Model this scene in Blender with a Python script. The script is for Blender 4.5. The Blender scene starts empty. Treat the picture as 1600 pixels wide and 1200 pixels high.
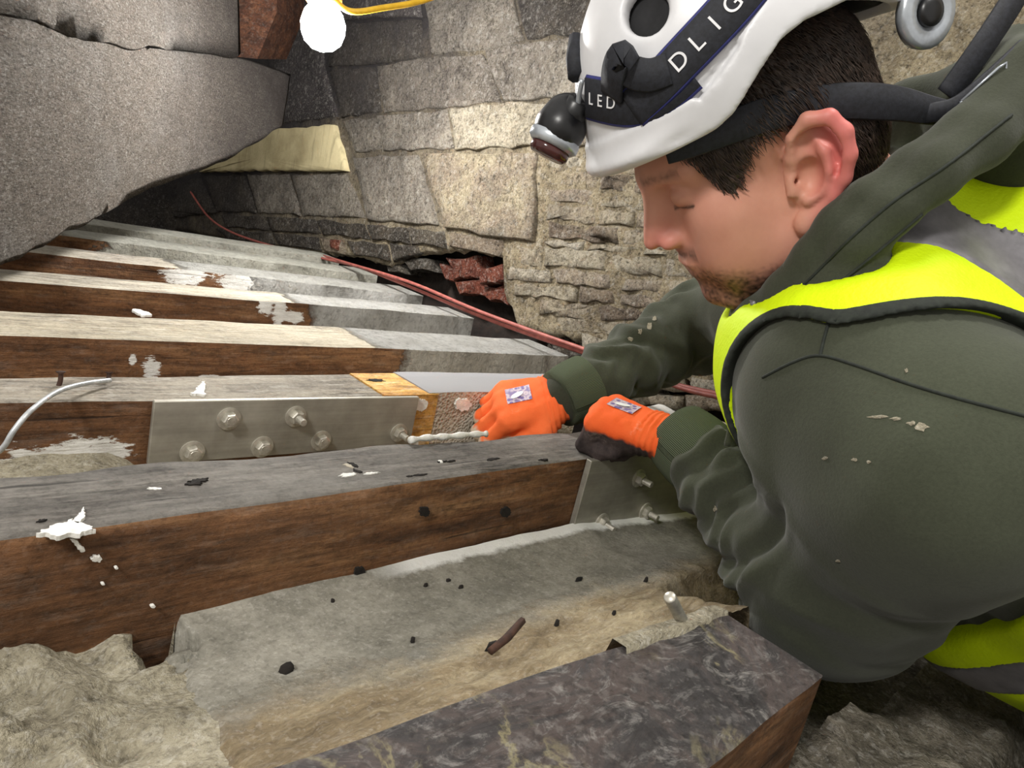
import bpy, bmesh, math, random
import numpy as np
from mathutils import Vector, Matrix, noise as mnoise

# ------------------------------------------------------------------ camera, world, lights
SC = bpy.context.scene
COL = SC.collection
F_PX = 1056.0                                   # focal length for a 1600 px wide frame
AX = np.array([1100.0, 0.0, F_PX]); AX /= np.linalg.norm(AX)            # joist direction seen by the camera
AY = np.array([-F_PX * F_PX / 1100.0, -501.0, F_PX]); AY /= np.linalg.norm(AY)
AZ = np.cross(AX, AY)
CAM = np.array([0.0, 0.0, 0.25])
cd = bpy.data.cameras.new('camera'); cam = bpy.data.objects.new('camera', cd); COL.objects.link(cam)
cd.sensor_width = 36.0; cd.lens = F_PX / 1600.0 * 36.0; cd.clip_start = 0.02
M3 = np.stack([AX, AY, AZ])                      # camera (right, down, forward) -> world
mw = Matrix.Identity(4)
for i in range(3):
    mw[i][0] = M3[i][0]; mw[i][1] = -M3[i][1]; mw[i][2] = -M3[i][2]; mw[i][3] = CAM[i]
cam.matrix_world = mw
SC.camera = cam

W = bpy.data.worlds.new('world'); SC.world = W; W.use_nodes = True
W.node_tree.nodes['Background'].inputs[0].default_value = (1.0, 0.96, 0.9, 1)
W.node_tree.nodes['Background'].inputs[1].default_value = 0.40
SC.view_settings.view_transform = 'Standard'; SC.view_settings.look = 'None'
SC.view_settings.gamma = 1.0; SC.view_settings.use_curve_mapping = False
SC.view_settings.exposure = 0.82

def lamp(name, loc, power, radius, col=(1, 0.97, 0.92)):
    l = bpy.data.lights.new(name, 'POINT'); l.energy = power; l.shadow_soft_size = radius; l.color = col
    o = bpy.data.objects.new(name, l); o.location = loc; COL.objects.link(o); return o
BULB = np.array([0.638, 1.348, 0.517])
BULB_GLOW = 240.0                                # the visible festoon bulb lights the wall and joists by its own emission
WORK = np.array([0.66, 0.16, 1.15])              # second site lamp overhead, above the frame
lamp('work_lamp_light', WORK, 13.0, 0.10)
BACKL = np.array([-0.80, 0.10, 1.05])            # third lamp of the string, behind the photographer
lamp('string_lamp_light', BACKL, 36.0, 0.12)

# ------------------------------------------------------------------ helpers
def ray(x, y):
    d = np.array([(x - 800) / F_PX, (y - 600) / F_PX, 1.0]); return np.array([d @ AX, d @ AY, d @ AZ])
def at(x, y, t): return CAM + ray(x, y) * t
def on_x(x, y, X): r = ray(x, y); return CAM + r * (X / r[0])
def on_y(x, y, Y): r = ray(x, y); return CAM + r * (Y / r[1])
def on_z(x, y, Z=0.0): r = ray(x, y); return CAM + r * ((Z - CAM[2]) / r[2])
rng = random.Random(7)
def nz(x, y, z, s=1.0): return mnoise.noise(Vector((x * s, y * s, z * s)))
def fbm(x, y, z, s=1.0, o=3):
    v = 0; a = 1.0
    for i in range(o): v += a * mnoise.noise(Vector((x * s + 7.1 * i, y * s, z * s))); a *= .5; s *= 2.03
    return v

def link(o, parent=None):
    COL.objects.link(o)
    if parent is not None:
        o.parent = parent; o.matrix_parent_inverse = parent.matrix_basis.inverted()
    return o
def empty(name, loc, label=None, cat=None, group=None, kind=None):
    o = bpy.data.objects.new(name, None); o.location = [float(v) for v in loc]; o.empty_display_size = .03
    COL.objects.link(o); tag(o, label, cat, group, kind); return o
def tag(o, label=None, cat=None, group=None, kind=None):
    if label: o['label'] = label
    if cat: o['category'] = cat
    if group: o['group'] = group
    if kind: o['kind'] = kind
    return o
def mesh(name, verts, faces, mat, parent=None, smooth=True):
    me = bpy.data.meshes.new(name)
    me.from_pydata([tuple(map(float, v)) for v in verts], [], [tuple(map(int, f)) for f in faces]); me.update()
    for m in (mat if isinstance(mat, (list, tuple)) else [mat]): me.materials.append(m)
    if smooth: me.shade_smooth()
    return link(bpy.data.objects.new(name, me), parent)
def bmobj(name, bm, mat, parent=None, smooth=False):
    me = bpy.data.meshes.new(name); bm.to_mesh(me); bm.free()
    for m in (mat if isinstance(mat, (list, tuple)) else [mat]): me.materials.append(m)
    if smooth: me.shade_smooth()
    return link(bpy.data.objects.new(name, me), parent)

def frame_of(d):
    d = np.array(d, float); d /= np.linalg.norm(d)
    a = np.array([0, 0, 1.0]) if abs(d[2]) < .9 else np.array([1.0, 0, 0])
    u = np.cross(a, d); u /= np.linalg.norm(u); return u, np.cross(d, u), d
def spline(pts, n):
    p = np.array(pts, float); k = len(p); out = []
    t = np.linspace(0, k - 1, n)
    for x in t:
        i = min(int(x), k - 2); f = x - i
        p0 = p[max(i - 1, 0)]; p1 = p[i]; p2 = p[i + 1]; p3 = p[min(i + 2, k - 1)]
        out.append(.5 * ((2 * p1) + (-p0 + p2) * f + (2 * p0 - 5 * p1 + 4 * p2 - p3) * f * f + (-p0 + 3 * p1 - 3 * p2 + p3) * f ** 3))
    return np.array(out)
def tube_data(pts, r, seg=8, closed_caps=True):
    p = np.array(pts, float); n = len(p); rr = np.full(n, r) if np.isscalar(r) else np.array(r, float)
    V = []; Fc = []; t = np.gradient(p, axis=0); u = None
    for i in range(n):
        d = t[i] / (np.linalg.norm(t[i]) + 1e-12)
        if u is None: u, v, _ = frame_of(d)
        else:
            u = u - d * (u @ d); u /= np.linalg.norm(u) + 1e-12; v = np.cross(d, u)
        for j in range(seg):
            a = 2 * math.pi * j / seg; V.append(p[i] + rr[i] * (math.cos(a) * u + math.sin(a) * v))
    for i in range(n - 1):
        for j in range(seg):
            a = i * seg + j; b = i * seg + (j + 1) % seg; Fc.append((a, b, b + seg, a + seg))
    if closed_caps:
        Fc.append(tuple(reversed(range(seg)))); Fc.append(tuple(range((n - 1) * seg, n * seg)))
    return V, Fc
def tube(name, pts, r, mat, parent=None, seg=8):
    V, Fc = tube_data(pts, r, seg); return mesh(name, V, Fc, mat, parent)
def strap_data(pts, normals, width, thick):
    """flat ribbon with thickness following pts; normals = outward"""
    p = np.array(pts, float); nn = np.array(normals, float); t = np.gradient(p, axis=0); V = []; Fc = []
    w = np.full(len(p), width) if np.isscalar(width) else np.array(width)
    for i in range(len(p)):
        d = t[i] / np.linalg.norm(t[i]); n = nn[i] - d * (nn[i] @ d); n /= np.linalg.norm(n); b = np.cross(d, n)
        for (sb, sn) in ((-1, 0), (-.9, 1), (.9, 1), (1, 0)): V.append(p[i] + b * w[i] / 2 * sb + n * thick * sn)
    for i in range(len(p) - 1):
        for j in range(4):
            a = i * 4 + j; b = i * 4 + (j + 1) % 4; Fc.append((a, a + 4, b + 4, b))
    Fc.append((0, 1, 2, 3)); k = (len(p) - 1) * 4; Fc.append((k + 3, k + 2, k + 1, k))
    return V, Fc
def strap(name, pts, normals, width, thick, mat, parent=None):
    V, Fc = strap_data(pts, normals, width, thick); return mesh(name, V, Fc, mat, parent)

# ------------------------------------------------------------------ materials
class N:
    """tiny node-tree writer"""
    def __init__(s, name):
        s.m = bpy.data.materials.new(name); s.m.use_nodes = True; s.t = s.m.node_tree
        s.b = s.t.nodes['Principled BSDF']; s.tc = s.t.nodes.new('ShaderNodeTexCoord')
    def n(s, kind, **kw):
        o = s.t.nodes.new(kind)
        for k, v in kw.items(): setattr(o, k, v)
        return o
    def l(s, a, b): s.t.links.new(a, b)
    def coord(s, scale=(1, 1, 1), rot=(0, 0, 0)):
        m = s.n('ShaderNodeMapping'); m.inputs['Scale'].default_value = scale; m.inputs['Rotation'].default_value = rot
        s.l(s.tc.outputs['Object'], m.inputs['Vector']); return m.outputs[0]
    def noise(s, scale, detail=6, rough=.6, co=None, dist=0.0):
        o = s.n('ShaderNodeTexNoise'); o.inputs['Scale'].default_value = scale; o.inputs['Detail'].default_value = detail
        o.inputs['Roughness'].default_value = rough; o.inputs['Distortion'].default_value = dist
        s.l(co if co is not None else s.coord(), o.inputs['Vector']); return o.outputs['Fac']
    def vor(s, scale, co=None, feature='F1'):
        o = s.n('ShaderNodeTexVoronoi', feature=feature); o.inputs['Scale'].default_value = scale
        s.l(co if co is not None else s.coord(), o.inputs['Vector']); return o.outputs['Distance']
    def ramp(s, fac, stops, interp='LINEAR'):
        o = s.n('ShaderNodeValToRGB'); e = o.color_ramp.elements; o.color_ramp.interpolation = interp
        while len(e) < len(stops): e.new(.5)
        for i, (p, c) in enumerate(stops):
            e[i].position = p; e[i].color = tuple(c) + (1,) if len(c) == 3 else c
        s.l(fac, o.inputs[0]); return o.outputs[0]
    def math(s, op, a, b=None, clamp=False):
        o = s.n('ShaderNodeMath', operation=op); o.use_clamp = clamp
        for i, v in enumerate((a, b)):
            if v is None: continue
            if isinstance(v, (int, float)): o.inputs[i].default_value = v
            else: s.l(v, o.inputs[i])
        return o.outputs[0]
    def mix(s, fac, a, b, mode='MIX'):
        o = s.n('ShaderNodeMix', data_type='RGBA', blend_type=mode)
        for i, v in ((0, fac), (6, a), (7, b)):
            if isinstance(v, (int, float)): o.inputs[i].default_value = v
            elif isinstance(v, (tuple, list)): o.inputs[i].default_value = tuple(v) + (1,)
            else: s.l(v, o.inputs[i])
        return o.outputs[2]
    def sep(s, co=None):
        o = s.n('ShaderNodeSeparateXYZ'); s.l(co if co is not None else s.tc.outputs['Object'], o.inputs[0]); return o.outputs
    def bump(s, h, strength=.5, dist=.002, prev=None):
        o = s.n('ShaderNodeBump'); o.inputs['Strength'].default_value = strength; o.inputs['Distance'].default_value = dist
        s.l(h, o.inputs['Height'])
        if prev is not None: s.l(prev, o.inputs['Normal'])
        return o.outputs[0]
    def out(s, col=None, rough=.8, metal=0.0, normal=None, spec=None):
        for k, v in (('Base Color', col), ('Roughness', rough), ('Metallic', metal), ('Normal', normal), ('Specular IOR Level', spec)):
            if v is None: continue
            if isinstance(v, (int, float)): s.b.inputs[k].default_value = v
            elif isinstance(v, (tuple, list)): s.b.inputs[k].default_value = tuple(v) + (1,)
            else: s.l(v, s.b.inputs[k])
        return s.m
def grit(m, c, scale, amt, stretch=(1, 1, 1), light=.5):
    """crisp dark and light grains"""
    n = m.noise(scale, 3, .6, m.coord(stretch)); c = m.mix(amt, c, m.ramp(n, [(.36, (.22, .21, .20)), (.45, (.80, .79, .77)), (.52, (1, 1, 1))]), 'MULTIPLY')
    n2 = m.noise(scale * .83, 3, .6, m.coord(tuple(v * 1.13 for v in stretch), (.3, .2, .9)))
    return m.mix(m.ramp(n2, [(.55, (0, 0, 0)), (.66, (amt * light,) * 3)]), c, (.80, .77, .70), 'SCREEN')
def S(r, g, b):
    """sRGB 0-255 -> linear"""
    return tuple(((c / 255) / 12.92 if c / 255 <= .04045 else ((c / 255 + .055) / 1.055) ** 2.4) for c in (r, g, b))
def simple(name, c1, c2, scale=30, rough=.7, bump=.3, bdist=.001, metal=0.0, co_scale=(1, 1, 1), spec=None, detail=6):
    m = N(name); co = m.coord(co_scale); a = m.noise(scale, detail, .6, co)
    c = m.ramp(a, [(.3, c1), (.7, c2)])
    return m.out(c, rough, metal, m.bump(a, bump, bdist) if bump else None, spec)

def stone_mat(name, c1, c2, c3, darken=0.0, bump=1.0, soff=0.0):
    m = N(name); co = m.coord()
    a = m.noise(7, 10, .72, co, .4); b = m.noise(42, 10, .75, co); v = m.noise(150, 6, .7, co)
    c = m.ramp(a, [(.30, c1), (.5, c2), (.68, c3)])
    oi = m.n('ShaderNodeObjectInfo')
    c = m.mix(.7, c, m.ramp(oi.outputs['Random'], [(0, (.36, .34, .33)), (.5, (.5, .49, .47)), (1, (.60, .59, .58))]), 'OVERLAY')
    c = m.mix(.85, c, m.ramp(b, [(.30, (.30, .28, .27)), (.45, (.80, .78, .76)), (.6, (1, 1, 1))]), 'MULTIPLY')
    c = m.mix(m.ramp(m.noise(60, 8, .8, co), [(.58, (0, 0, 0)), (.72, (.55, .55, .55))]), c, S(214, 206, 186))
    c = grit(m, c, 75, .48); c = grit(m, c, 240, .45)
    # darker up the wall and toward its far end, broken up by noise
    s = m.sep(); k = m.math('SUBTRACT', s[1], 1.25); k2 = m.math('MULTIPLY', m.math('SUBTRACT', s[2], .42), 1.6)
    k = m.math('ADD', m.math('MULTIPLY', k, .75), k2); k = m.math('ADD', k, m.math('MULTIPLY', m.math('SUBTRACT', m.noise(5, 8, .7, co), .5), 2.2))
    k = m.math('MULTIPLY', m.math('ADD', k, soff), darken, True)
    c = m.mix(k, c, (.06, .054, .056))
    pits = m.ramp(v, [(.34, (0, 0, 0)), (.44, (1, 1, 1))])
    c = m.mix(.6, c, pits, 'MULTIPLY')
    wv = m.noise(11, 6, .7, co, 1.5); crk = m.ramp(m.math('ABSOLUTE', m.math('SUBTRACT', wv, .5)), [(.0, (0, 0, 0)), (.010, (1, 1, 1))])
    crk = m.mix(m.ramp(m.noise(6, 2, .5, co), [(.5, (0, 0, 0)), (.58, (1, 1, 1))]), (1, 1, 1), crk)
    c = m.mix(.75, c, crk, 'MULTIPLY')
    h = m.math('ADD', m.math('MULTIPLY', b, 1.6), m.math('MULTIPLY', v, .8)); h = m.math('ADD', h, m.math('MULTIPLY', crk, .3))
    return m.out(c, .92, 0, m.bump(h, bump, .018), .2)
M = {}
M['stone_pale'] = stone_mat('pale_limestone', S(158, 149, 133), S(202, 192, 171), S(226, 217, 196), .5)
M['stone_grey'] = stone_mat('grey_limestone', S(126, 120, 112), S(168, 161, 150), S(198, 191, 177), .6)
M['stone_dark'] = stone_mat('dark_limestone', S(58, 54, 50), S(96, 90, 82), S(128, 120, 106), .75)
M['stone_black'] = stone_mat('blackened_stone', S(40, 37, 38), S(56, 52, 53), S(74, 69, 67), .5, .5)
M['brick'] = stone_mat('weathered_brick', S(122, 110, 100), S(164, 150, 132), S(192, 180, 158), .4)
M['brick_pale'] = stone_mat('pale_weathered_brick', S(166, 156, 142), S(204, 194, 175), S(226, 218, 200), .3)
M['brick_red'] = stone_mat('broken_red_brick', S(96, 48, 38), S(148, 84, 66), S(176, 122, 98), .0)
M['mortar_wall'] = stone_mat('lime_mortar', S(130, 118, 98), S(190, 177, 148), S(218, 208, 182), .9, 1.0, .30)
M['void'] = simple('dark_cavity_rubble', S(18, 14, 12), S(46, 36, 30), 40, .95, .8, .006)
m = N('yellow_sandstone'); co = m.coord((1, 1, 1)); a = m.noise(6, 7, .6, co); st = m.noise(26, 5, .6, m.coord((1, 1.6, .25), (.5, 0, 0)))
c = m.ramp(a, [(.3, S(150, 138, 104)), (.6, S(192, 180, 142))]); c = m.mix(m.ramp(st, [(.56, (0, 0, 0)), (.72, (.55, .55, .55))]), c, S(112, 102, 80))
M['stone_yellow'] = m.out(c, .9, 0, m.bump(m.noise(90, 5, .6, co), .6, .003), .2)

def wood_mat(name, dark, mid, light, along=(3, 40, 40), grey=None, dust=.35, bump=.7, paint=None, rough=.75, rings=1.0, smears=None):
    """grain along local X; paint = (x_start, wobble, (colour a), (colour b)) gives a resin coat beyond x_start"""
    m = N(name); co = m.coord(along); a = m.noise(1.0, 8, .62, co, .6); fine = m.noise(6.0, 4, .6, co)
    c = m.ramp(a, [(.25, dark), (.5, mid), (.75, light)])
    c = m.mix(.45 * rings, c, m.ramp(fine, [(.3, (.2, .2, .2)), (.7, (.75, .75, .75))]), 'OVERLAY')
    big = m.noise(5, 9, .75)
    c = m.mix(.8, c, m.ramp(m.noise(9, 10, .78, m.coord((.4, 1, 1))), [(.3, (.24, .23, .22)), (.7, (.76, .74, .70))]), 'OVERLAY')
    c = m.mix(.7, c, m.ramp(m.noise(95, 10, .85, m.coord((.6, 1, 1))), [(.34, (.30, .29, .28)), (.5, (1, 1, 1))]), 'MULTIPLY')
    c = m.mix(m.ramp(m.noise(70, 10, .85), [(.60, (0, 0, 0)), (.75, (.3, .3, .3))]), c, light)
    lt = .08 if mid[0] < .22 else .4
    c = grit(m, c, 120, .55, (.22, 1, 1), lt); c = grit(m, c, 210, .35, (1, 1, 1), lt)
    if grey is not None: c = m.mix(m.ramp(big, [(.42, (0, 0, 0)), (.62, (dust, dust, dust))]), c, grey)
    crack = m.ramp(m.noise(2.2, 5, .55, m.coord((along[0] * .8, along[1] * 1.6, along[2] * 1.6)), .3), [(.30, (0, 0, 0)), (.36, (1, 1, 1))])
    c = m.mix(.6, c, crack, 'MULTIPLY')
    h = m.math('ADD', m.math('MULTIPLY', a, .6), m.math('MULTIPLY', fine, .4)); nm = m.bump(m.math('ADD', h, m.math('MULTIPLY', m.noise(60, 8, .8), .8)), bump, .006)
    nm = m.bump(crack, .5, .002, nm)
    if smears:                                           # dabs of white resin brushed onto the side: (x, z, half length, half height)
        s = m.sep(); tot = None; n1 = m.noise(46, 10, .8, m.coord((.5, 1, 1.4))); n2 = m.noise(120, 4, .7, m.coord((.35, 1, 1.6)))
        for (cx, cz, rx, rz) in smears:
            dx = m.math('DIVIDE', m.math('SUBTRACT', s[0], cx), rx); dz = m.math('DIVIDE', m.math('SUBTRACT', s[2], cz), rz)
            r = m.math('SUBTRACT', 1.0, m.math('SQRT', m.math('ADD', m.math('MULTIPLY', dx, dx), m.math('MULTIPLY', dz, dz)))); tot = r if tot is None else m.math('MAXIMUM', tot, r)
        f = m.math('ADD', tot, m.math('ADD', m.math('MULTIPLY', m.math('SUBTRACT', n1, .5), 2.2), m.math('MULTIPLY', m.math('SUBTRACT', n2, .5), 1.6)))
        f = m.math('MULTIPLY', m.math('MULTIPLY', m.math('SUBTRACT', f, .18), 9.0, True), m.math('MULTIPLY', m.math('ADD', tot, .35), 6, True))
        c = m.mix(f, c, m.ramp(n1, [(.3, S(204, 201, 193)), (.6, S(244, 243, 238))])); nm = m.bump(f, .4, .002, nm)
    if paint:
        x0, wob, ca, cb = paint; s = m.sep(); n1 = m.noise(22, 8, .75); n2 = m.noise(60, 8, .75)
        f = m.math('ADD', m.math('SUBTRACT', s[0], x0), m.math('MULTIPLY', m.math('SUBTRACT', n1, .5), wob))
        f = m.math('MULTIPLY', f, 60, True)
        hole = m.ramp(m.noise(13, 5, .65), [(.27, (0, 0, 0)), (.30, (1, 1, 1))])
        f = m.math('MULTIPLY', f, hole)
        pc = m.ramp(m.noise(18, 5, .65), [(.3, ca), (.65, cb)])
        pc = grit(m, pc, 90, .3); pc = m.mix(.45, pc, m.ramp(n2, [(.30, (.45, .44, .42)), (.46, (1, 1, 1))]), 'MULTIPLY')
        c = m.mix(f, c, pc); w = m.n('ShaderNodeTexWave'); w.inputs['Scale'].default_value = 45; w.inputs['Distortion'].default_value = 9; w.inputs['Detail'].default_value = 3
        m.l(m.coord((.6, 1, 1)), w.inputs['Vector'])
        hh = m.math('MULTIPLY', m.math('ADD', m.math('MULTIPLY', w.outputs['Fac'], .10), m.math('ADD', n2, m.math('MULTIPLY', m.noise(26, 6, .7, m.coord((2.2, 1, 1), (0, .5, 0)), 1.0), 1.6))), f)
        nm = m.bump(hh, 1.0, .008, nm); nm = m.bump(f, .35, .002, nm)
    return m.out(c, rough, 0, nm, .3)
BR = (S(54, 35, 23), S(118, 82, 54), S(166, 128, 92))
WH = (S(206, 203, 195), S(246, 245, 240))
GT = (S(104, 98, 90), S(148, 141, 130), S(184, 176, 162))
M['oak_side'] = wood_mat('old_brown_timber_side', *BR, grey=S(140, 104, 74), dust=.25)
def sm_(px, py, Y, rx, rz): p = on_y(px, py, Y); return (float(p[0]), float(p[2]), rx, rz)
M['side_j2'] = wood_mat('old_brown_timber_side_smeared', *BR, grey=S(140, 104, 74), dust=.25, smears=[sm_(110, 712, .68, .055, .020), sm_(160, 705, .68, .03, .016), sm_(60, 722, .68, .035, .018)])
M['side_p3'] = wood_mat('brown_timber_resin_end_c', *BR, smears=[sm_(238, 574, .898, .014, .020), sm_(208, 562, .898, .006, .010), sm_(330, 592, .898, .02, .006)], grey=S(140, 104, 74), dust=.2, paint=(.655, .10, S(204, 195, 178), S(236, 229, 214)))
M['side_p4'] = wood_mat('brown_timber_resin_end_d', *BR, smears=[sm_(438, 480, 1.21, .018, .05), sm_(415, 478, 1.21, .02, .02), sm_(455, 495, 1.21, .03, .014)], grey=S(140, 104, 74), dust=.2, paint=(.63, .08, *WH))
M['side_p5'] = wood_mat('brown_timber_resin_end_e', *BR, smears=[sm_(285, 432, 1.45, .05, .02), sm_(300, 424, 1.45, .03, .025), sm_(375, 434, 1.45, .06, .05)], grey=S(140, 104, 74), dust=.1, paint=(.60, .22, *WH))
M['side_p6'] = wood_mat('brown_timber_resin_end_f', *BR, grey=S(140, 104, 74), dust=.1, paint=(.36, .2, S(186, 182, 166), S(222, 220, 206)))
M['grey_top'] = wood_mat('grey_weathered_timber_top', *GT, grey=S(196, 188, 172), dust=.5)
M['dark_top'] = wood_mat('dark_grey_weathered_timber_top', S(70, 68, 66), S(118, 114, 110), S(158, 154, 148), grey=S(170, 166, 158), dust=.45, bump=1.0)
M['top_p3'] = wood_mat('pale_timber_top_resin_end_c', S(140, 132, 118), S(176, 168, 150), S(204, 194, 174), grey=S(204, 196, 176), dust=.5, paint=(.60, .06, S(206, 204, 196), S(236, 235, 230)))
M['top_p4'] = wood_mat('pale_timber_top_resin_end_d', S(120, 116, 108), S(168, 162, 150), S(200, 194, 178), grey=S(204, 196, 176), dust=.4, paint=(.60, .08, S(206, 204, 196), S(236, 235, 230)))
M['top_p5'] = wood_mat('pale_timber_top_resin_end_e', S(120, 116, 108), S(166, 160, 150), S(190, 184, 170), grey=S(204, 196, 176), dust=.4, paint=(.46, .1, S(196, 194, 186), S(226, 225, 218)))
M['top_p6'] = wood_mat('cream_resin_coated_timber_top', S(120, 116, 108), S(166, 160, 150), S(190, 184, 170), paint=(.30, .1, S(206, 204, 190), S(236, 235, 222)))
M['pine'] = wood_mat('new_yellow_pine', S(176, 122, 56), S(214, 166, 92), S(232, 190, 118), along=(5, 60, 60), bump=.2, rings=.5)
M['brown_beam'] = wood_mat('dark_red_brown_timber', S(44, 27, 20), S(84, 52, 36), S(116, 78, 54))
M['end_pale'] = simple('pale_resin_beam_end', S(150, 140, 122), S(190, 182, 164), 25, .8, .5, .003)
M['resin_white'] = simple('white_epoxy_resin', S(208, 206, 198), S(240, 239, 234), 60, .55, .8, .003)
M['rust'] = simple('rusty_iron', S(40, 26, 20), S(84, 56, 42), 120, .85, .6, .001)
M['gouge'] = simple('black_worm_hole', S(14, 11, 9), S(38, 32, 27), 140, .95, .6, .002)
M['cable_red'] = simple('red_rubber_cable', S(128, 66, 60), S(172, 98, 88), 60, .55, .2, .0006)
M['wire'] = simple('galvanised_wire', S(160, 164, 166), S(216, 220, 222), 120, .4, .2, .0004, .3)
m = N('stainless_steel_plate'); co = m.coord((4, 60, 90)); a = m.noise(1.5, 6, .6, co); b = m.noise(14, 6, .65)
c = m.ramp(b, [(.3, S(138, 134, 123)), (.7, S(180, 176, 164))]); c = m.mix(.3, c, m.ramp(a, [(.3, (.3, .3, .3)), (.7, (.7, .7, .7))]), 'OVERLAY')
M['steel'] = m.out(c, m.math('ADD', m.math('MULTIPLY', b, .25), .36), .45, m.bump(a, .15, .0006))
M['bolt'] = simple('zinc_plated_bolt', S(170, 166, 154), S(214, 210, 198), 160, .38, .2, .0005, .55)
m = N('grey_mortar_fill'); a = m.noise(8, 8, .65); b = m.noise(48, 6, .7); s = m.sep()
c = m.ramp(a, [(.3, S(104, 98, 86)), (.5, S(138, 130, 116)), (.72, S(172, 164, 148))]); c = m.mix(.4, c, m.ramp(b, [(.3, (.15, .15, .15)), (.55, (.5, .5, .5)), (.75, (.8, .8, .8))]), 'OVERLAY')
c = grit(m, c, 90, .5); c = grit(m, c, 260, .4)
M['mortar'] = m.out(c, .9, 0, m.bump(m.math('ADD', b, m.math('MULTIPLY', m.noise(14, 8, .75, None, 1.0), 1.2)), 1.0, .010), .25)
m = N('smooth_grey_resin_mortar'); a = m.noise(7, 10, .7); b = m.noise(70, 8, .75); s = m.sep(); st = m.noise(14, 8, .75, m.coord((.5, 1.6, 1.6), (0, 0, .25)), .8)
c = m.ramp(a, [(.32, S(90, 88, 80)), (.5, S(132, 129, 118)), (.68, S(166, 162, 150))]); c = m.mix(.5, c, m.ramp(b, [(.3, (.42, .41, .4)), (.5, (1, 1, 1))]), 'MULTIPLY')
sd = m.ramp(st, [(.3, S(92, 78, 58)), (.48, S(140, 124, 96)), (.62, S(176, 162, 132)), (.75, S(120, 104, 78))])
f = m.math('ADD', m.math('SUBTRACT', .335, s[1]), m.math('MULTIPLY', m.math('SUBTRACT', a, .5), .16)); f = m.math('MULTIPLY', f, 26, True); c = m.mix(f, c, sd)
c = grit(m, c, 95, .14); c = grit(m, c, 300, .25); wl = m.math('ADD', m.math('SUBTRACT', s[1], .432), m.math('MULTIPLY', m.math('SUBTRACT', m.noise(30, 6, .7), .5), .03)); wl = m.math('MULTIPLY', m.math('MULTIPLY', wl, 120, True), m.math('MULTIPLY', m.math('SUBTRACT', s[0], .33), 20, True)); c = m.mix(wl, c, S(236, 236, 232))
h = m.math('ADD', m.math('MULTIPLY', b, .5), m.math('MULTIPLY', m.math('MULTIPLY', st, f), 2.5))
M['mortar_smooth'] = m.out(c, .7, 0, m.bump(h, .8, .005), .3)
m = N('pale_sandy_mortar'); a = m.noise(10, 8, .65); b = m.noise(70, 6, .7)
c = m.ramp(a, [(.3, S(146, 138, 118)), (.55, S(178, 170, 148)), (.75, S(200, 193, 172))]); c = m.mix(.7, c, m.ramp(b, [(.32, (.4, .39, .37)), (.48, (1, 1, 1))]), 'MULTIPLY'); c = grit(m, c, 110, .35); c = grit(m, c, 300, .4); w2 = m.noise(16, 8, .7, None, 1.5)
M['mortar_sand'] = m.out(c, .92, 0, m.bump(m.math('ADD', b, m.math('MULTIPLY', w2, 1.5)), .9, .010), .2)
m = N('black_slate_resin'); a = m.noise(8, 10, .75, None, 1.6); b = m.noise(26, 10, .8, m.coord((1, 2.0, 1), (0, 0, .7)), 1.4); g = m.noise(5, 4, .6)
c = m.ramp(a, [(.3, S(38, 36, 37)), (.45, S(78, 74, 74)), (.54, S(104, 92, 88)), (.64, S(88, 85, 86)), (.78, S(150, 145, 141))])
vn = m.ramp(m.math('ABSOLUTE', m.math('SUBTRACT', m.noise(6.5, 6, .65, None, 2.0), .5)), [(.0, (1, 1, 1)), (.03, (0, 0, 0))]); vn = m.math('MULTIPLY', vn, m.ramp(g, [(.47, (0, 0, 0)), (.55, (1, 1, 1))]))
c = m.mix(m.math('MULTIPLY', vn, .8), c, S(184, 174, 132)); c = m.mix(m.ramp(b, [(.53, (0, 0, 0)), (.68, (.85, .85, .85))]), c, S(186, 182, 176)); c = m.mix(m.ramp(m.noise(90, 8, .8), [(.56, (0, 0, 0)), (.75, (.5, .5, .5))]), c, S(170, 160, 150))
c = grit(m, c, 150, .5, (1, 1, 1), .25)
M['slate'] = m.out(c, m.ramp(b, [(.3, (.3, .3, .3)), (.7, (.7, .7, .7))]), 0, m.bump(m.math('ADD', b, a), .9, .008), .5)
m = N('felted_grey_board'); co = m.coord((1, 1, 3.2), (.35, .2, 0)); a = m.noise(30, 12, .85, co, .8); b = m.noise(170, 8, .8, co); g = m.noise(2.6, 8, .65)
c = m.ramp(a, [(.30, S(94, 86, 79)), (.5, S(137, 128, 118)), (.70, S(178, 168, 156))]); c = m.mix(.6, c, m.ramp(b, [(.33, (.42, .40, .39)), (.52, (1, 1, 1))]), 'MULTIPLY')
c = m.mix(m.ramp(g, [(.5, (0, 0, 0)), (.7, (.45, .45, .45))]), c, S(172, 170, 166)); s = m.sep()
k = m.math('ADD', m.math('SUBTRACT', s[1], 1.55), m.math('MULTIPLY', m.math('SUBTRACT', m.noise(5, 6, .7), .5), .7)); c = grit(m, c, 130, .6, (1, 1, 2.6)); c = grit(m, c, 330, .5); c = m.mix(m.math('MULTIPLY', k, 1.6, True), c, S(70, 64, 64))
M['board'] = m.out(c, .9, 0, m.bump(m.math('ADD', a, m.math('MULTIPLY', b, .8)), 1.0, .018), .2)

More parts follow.
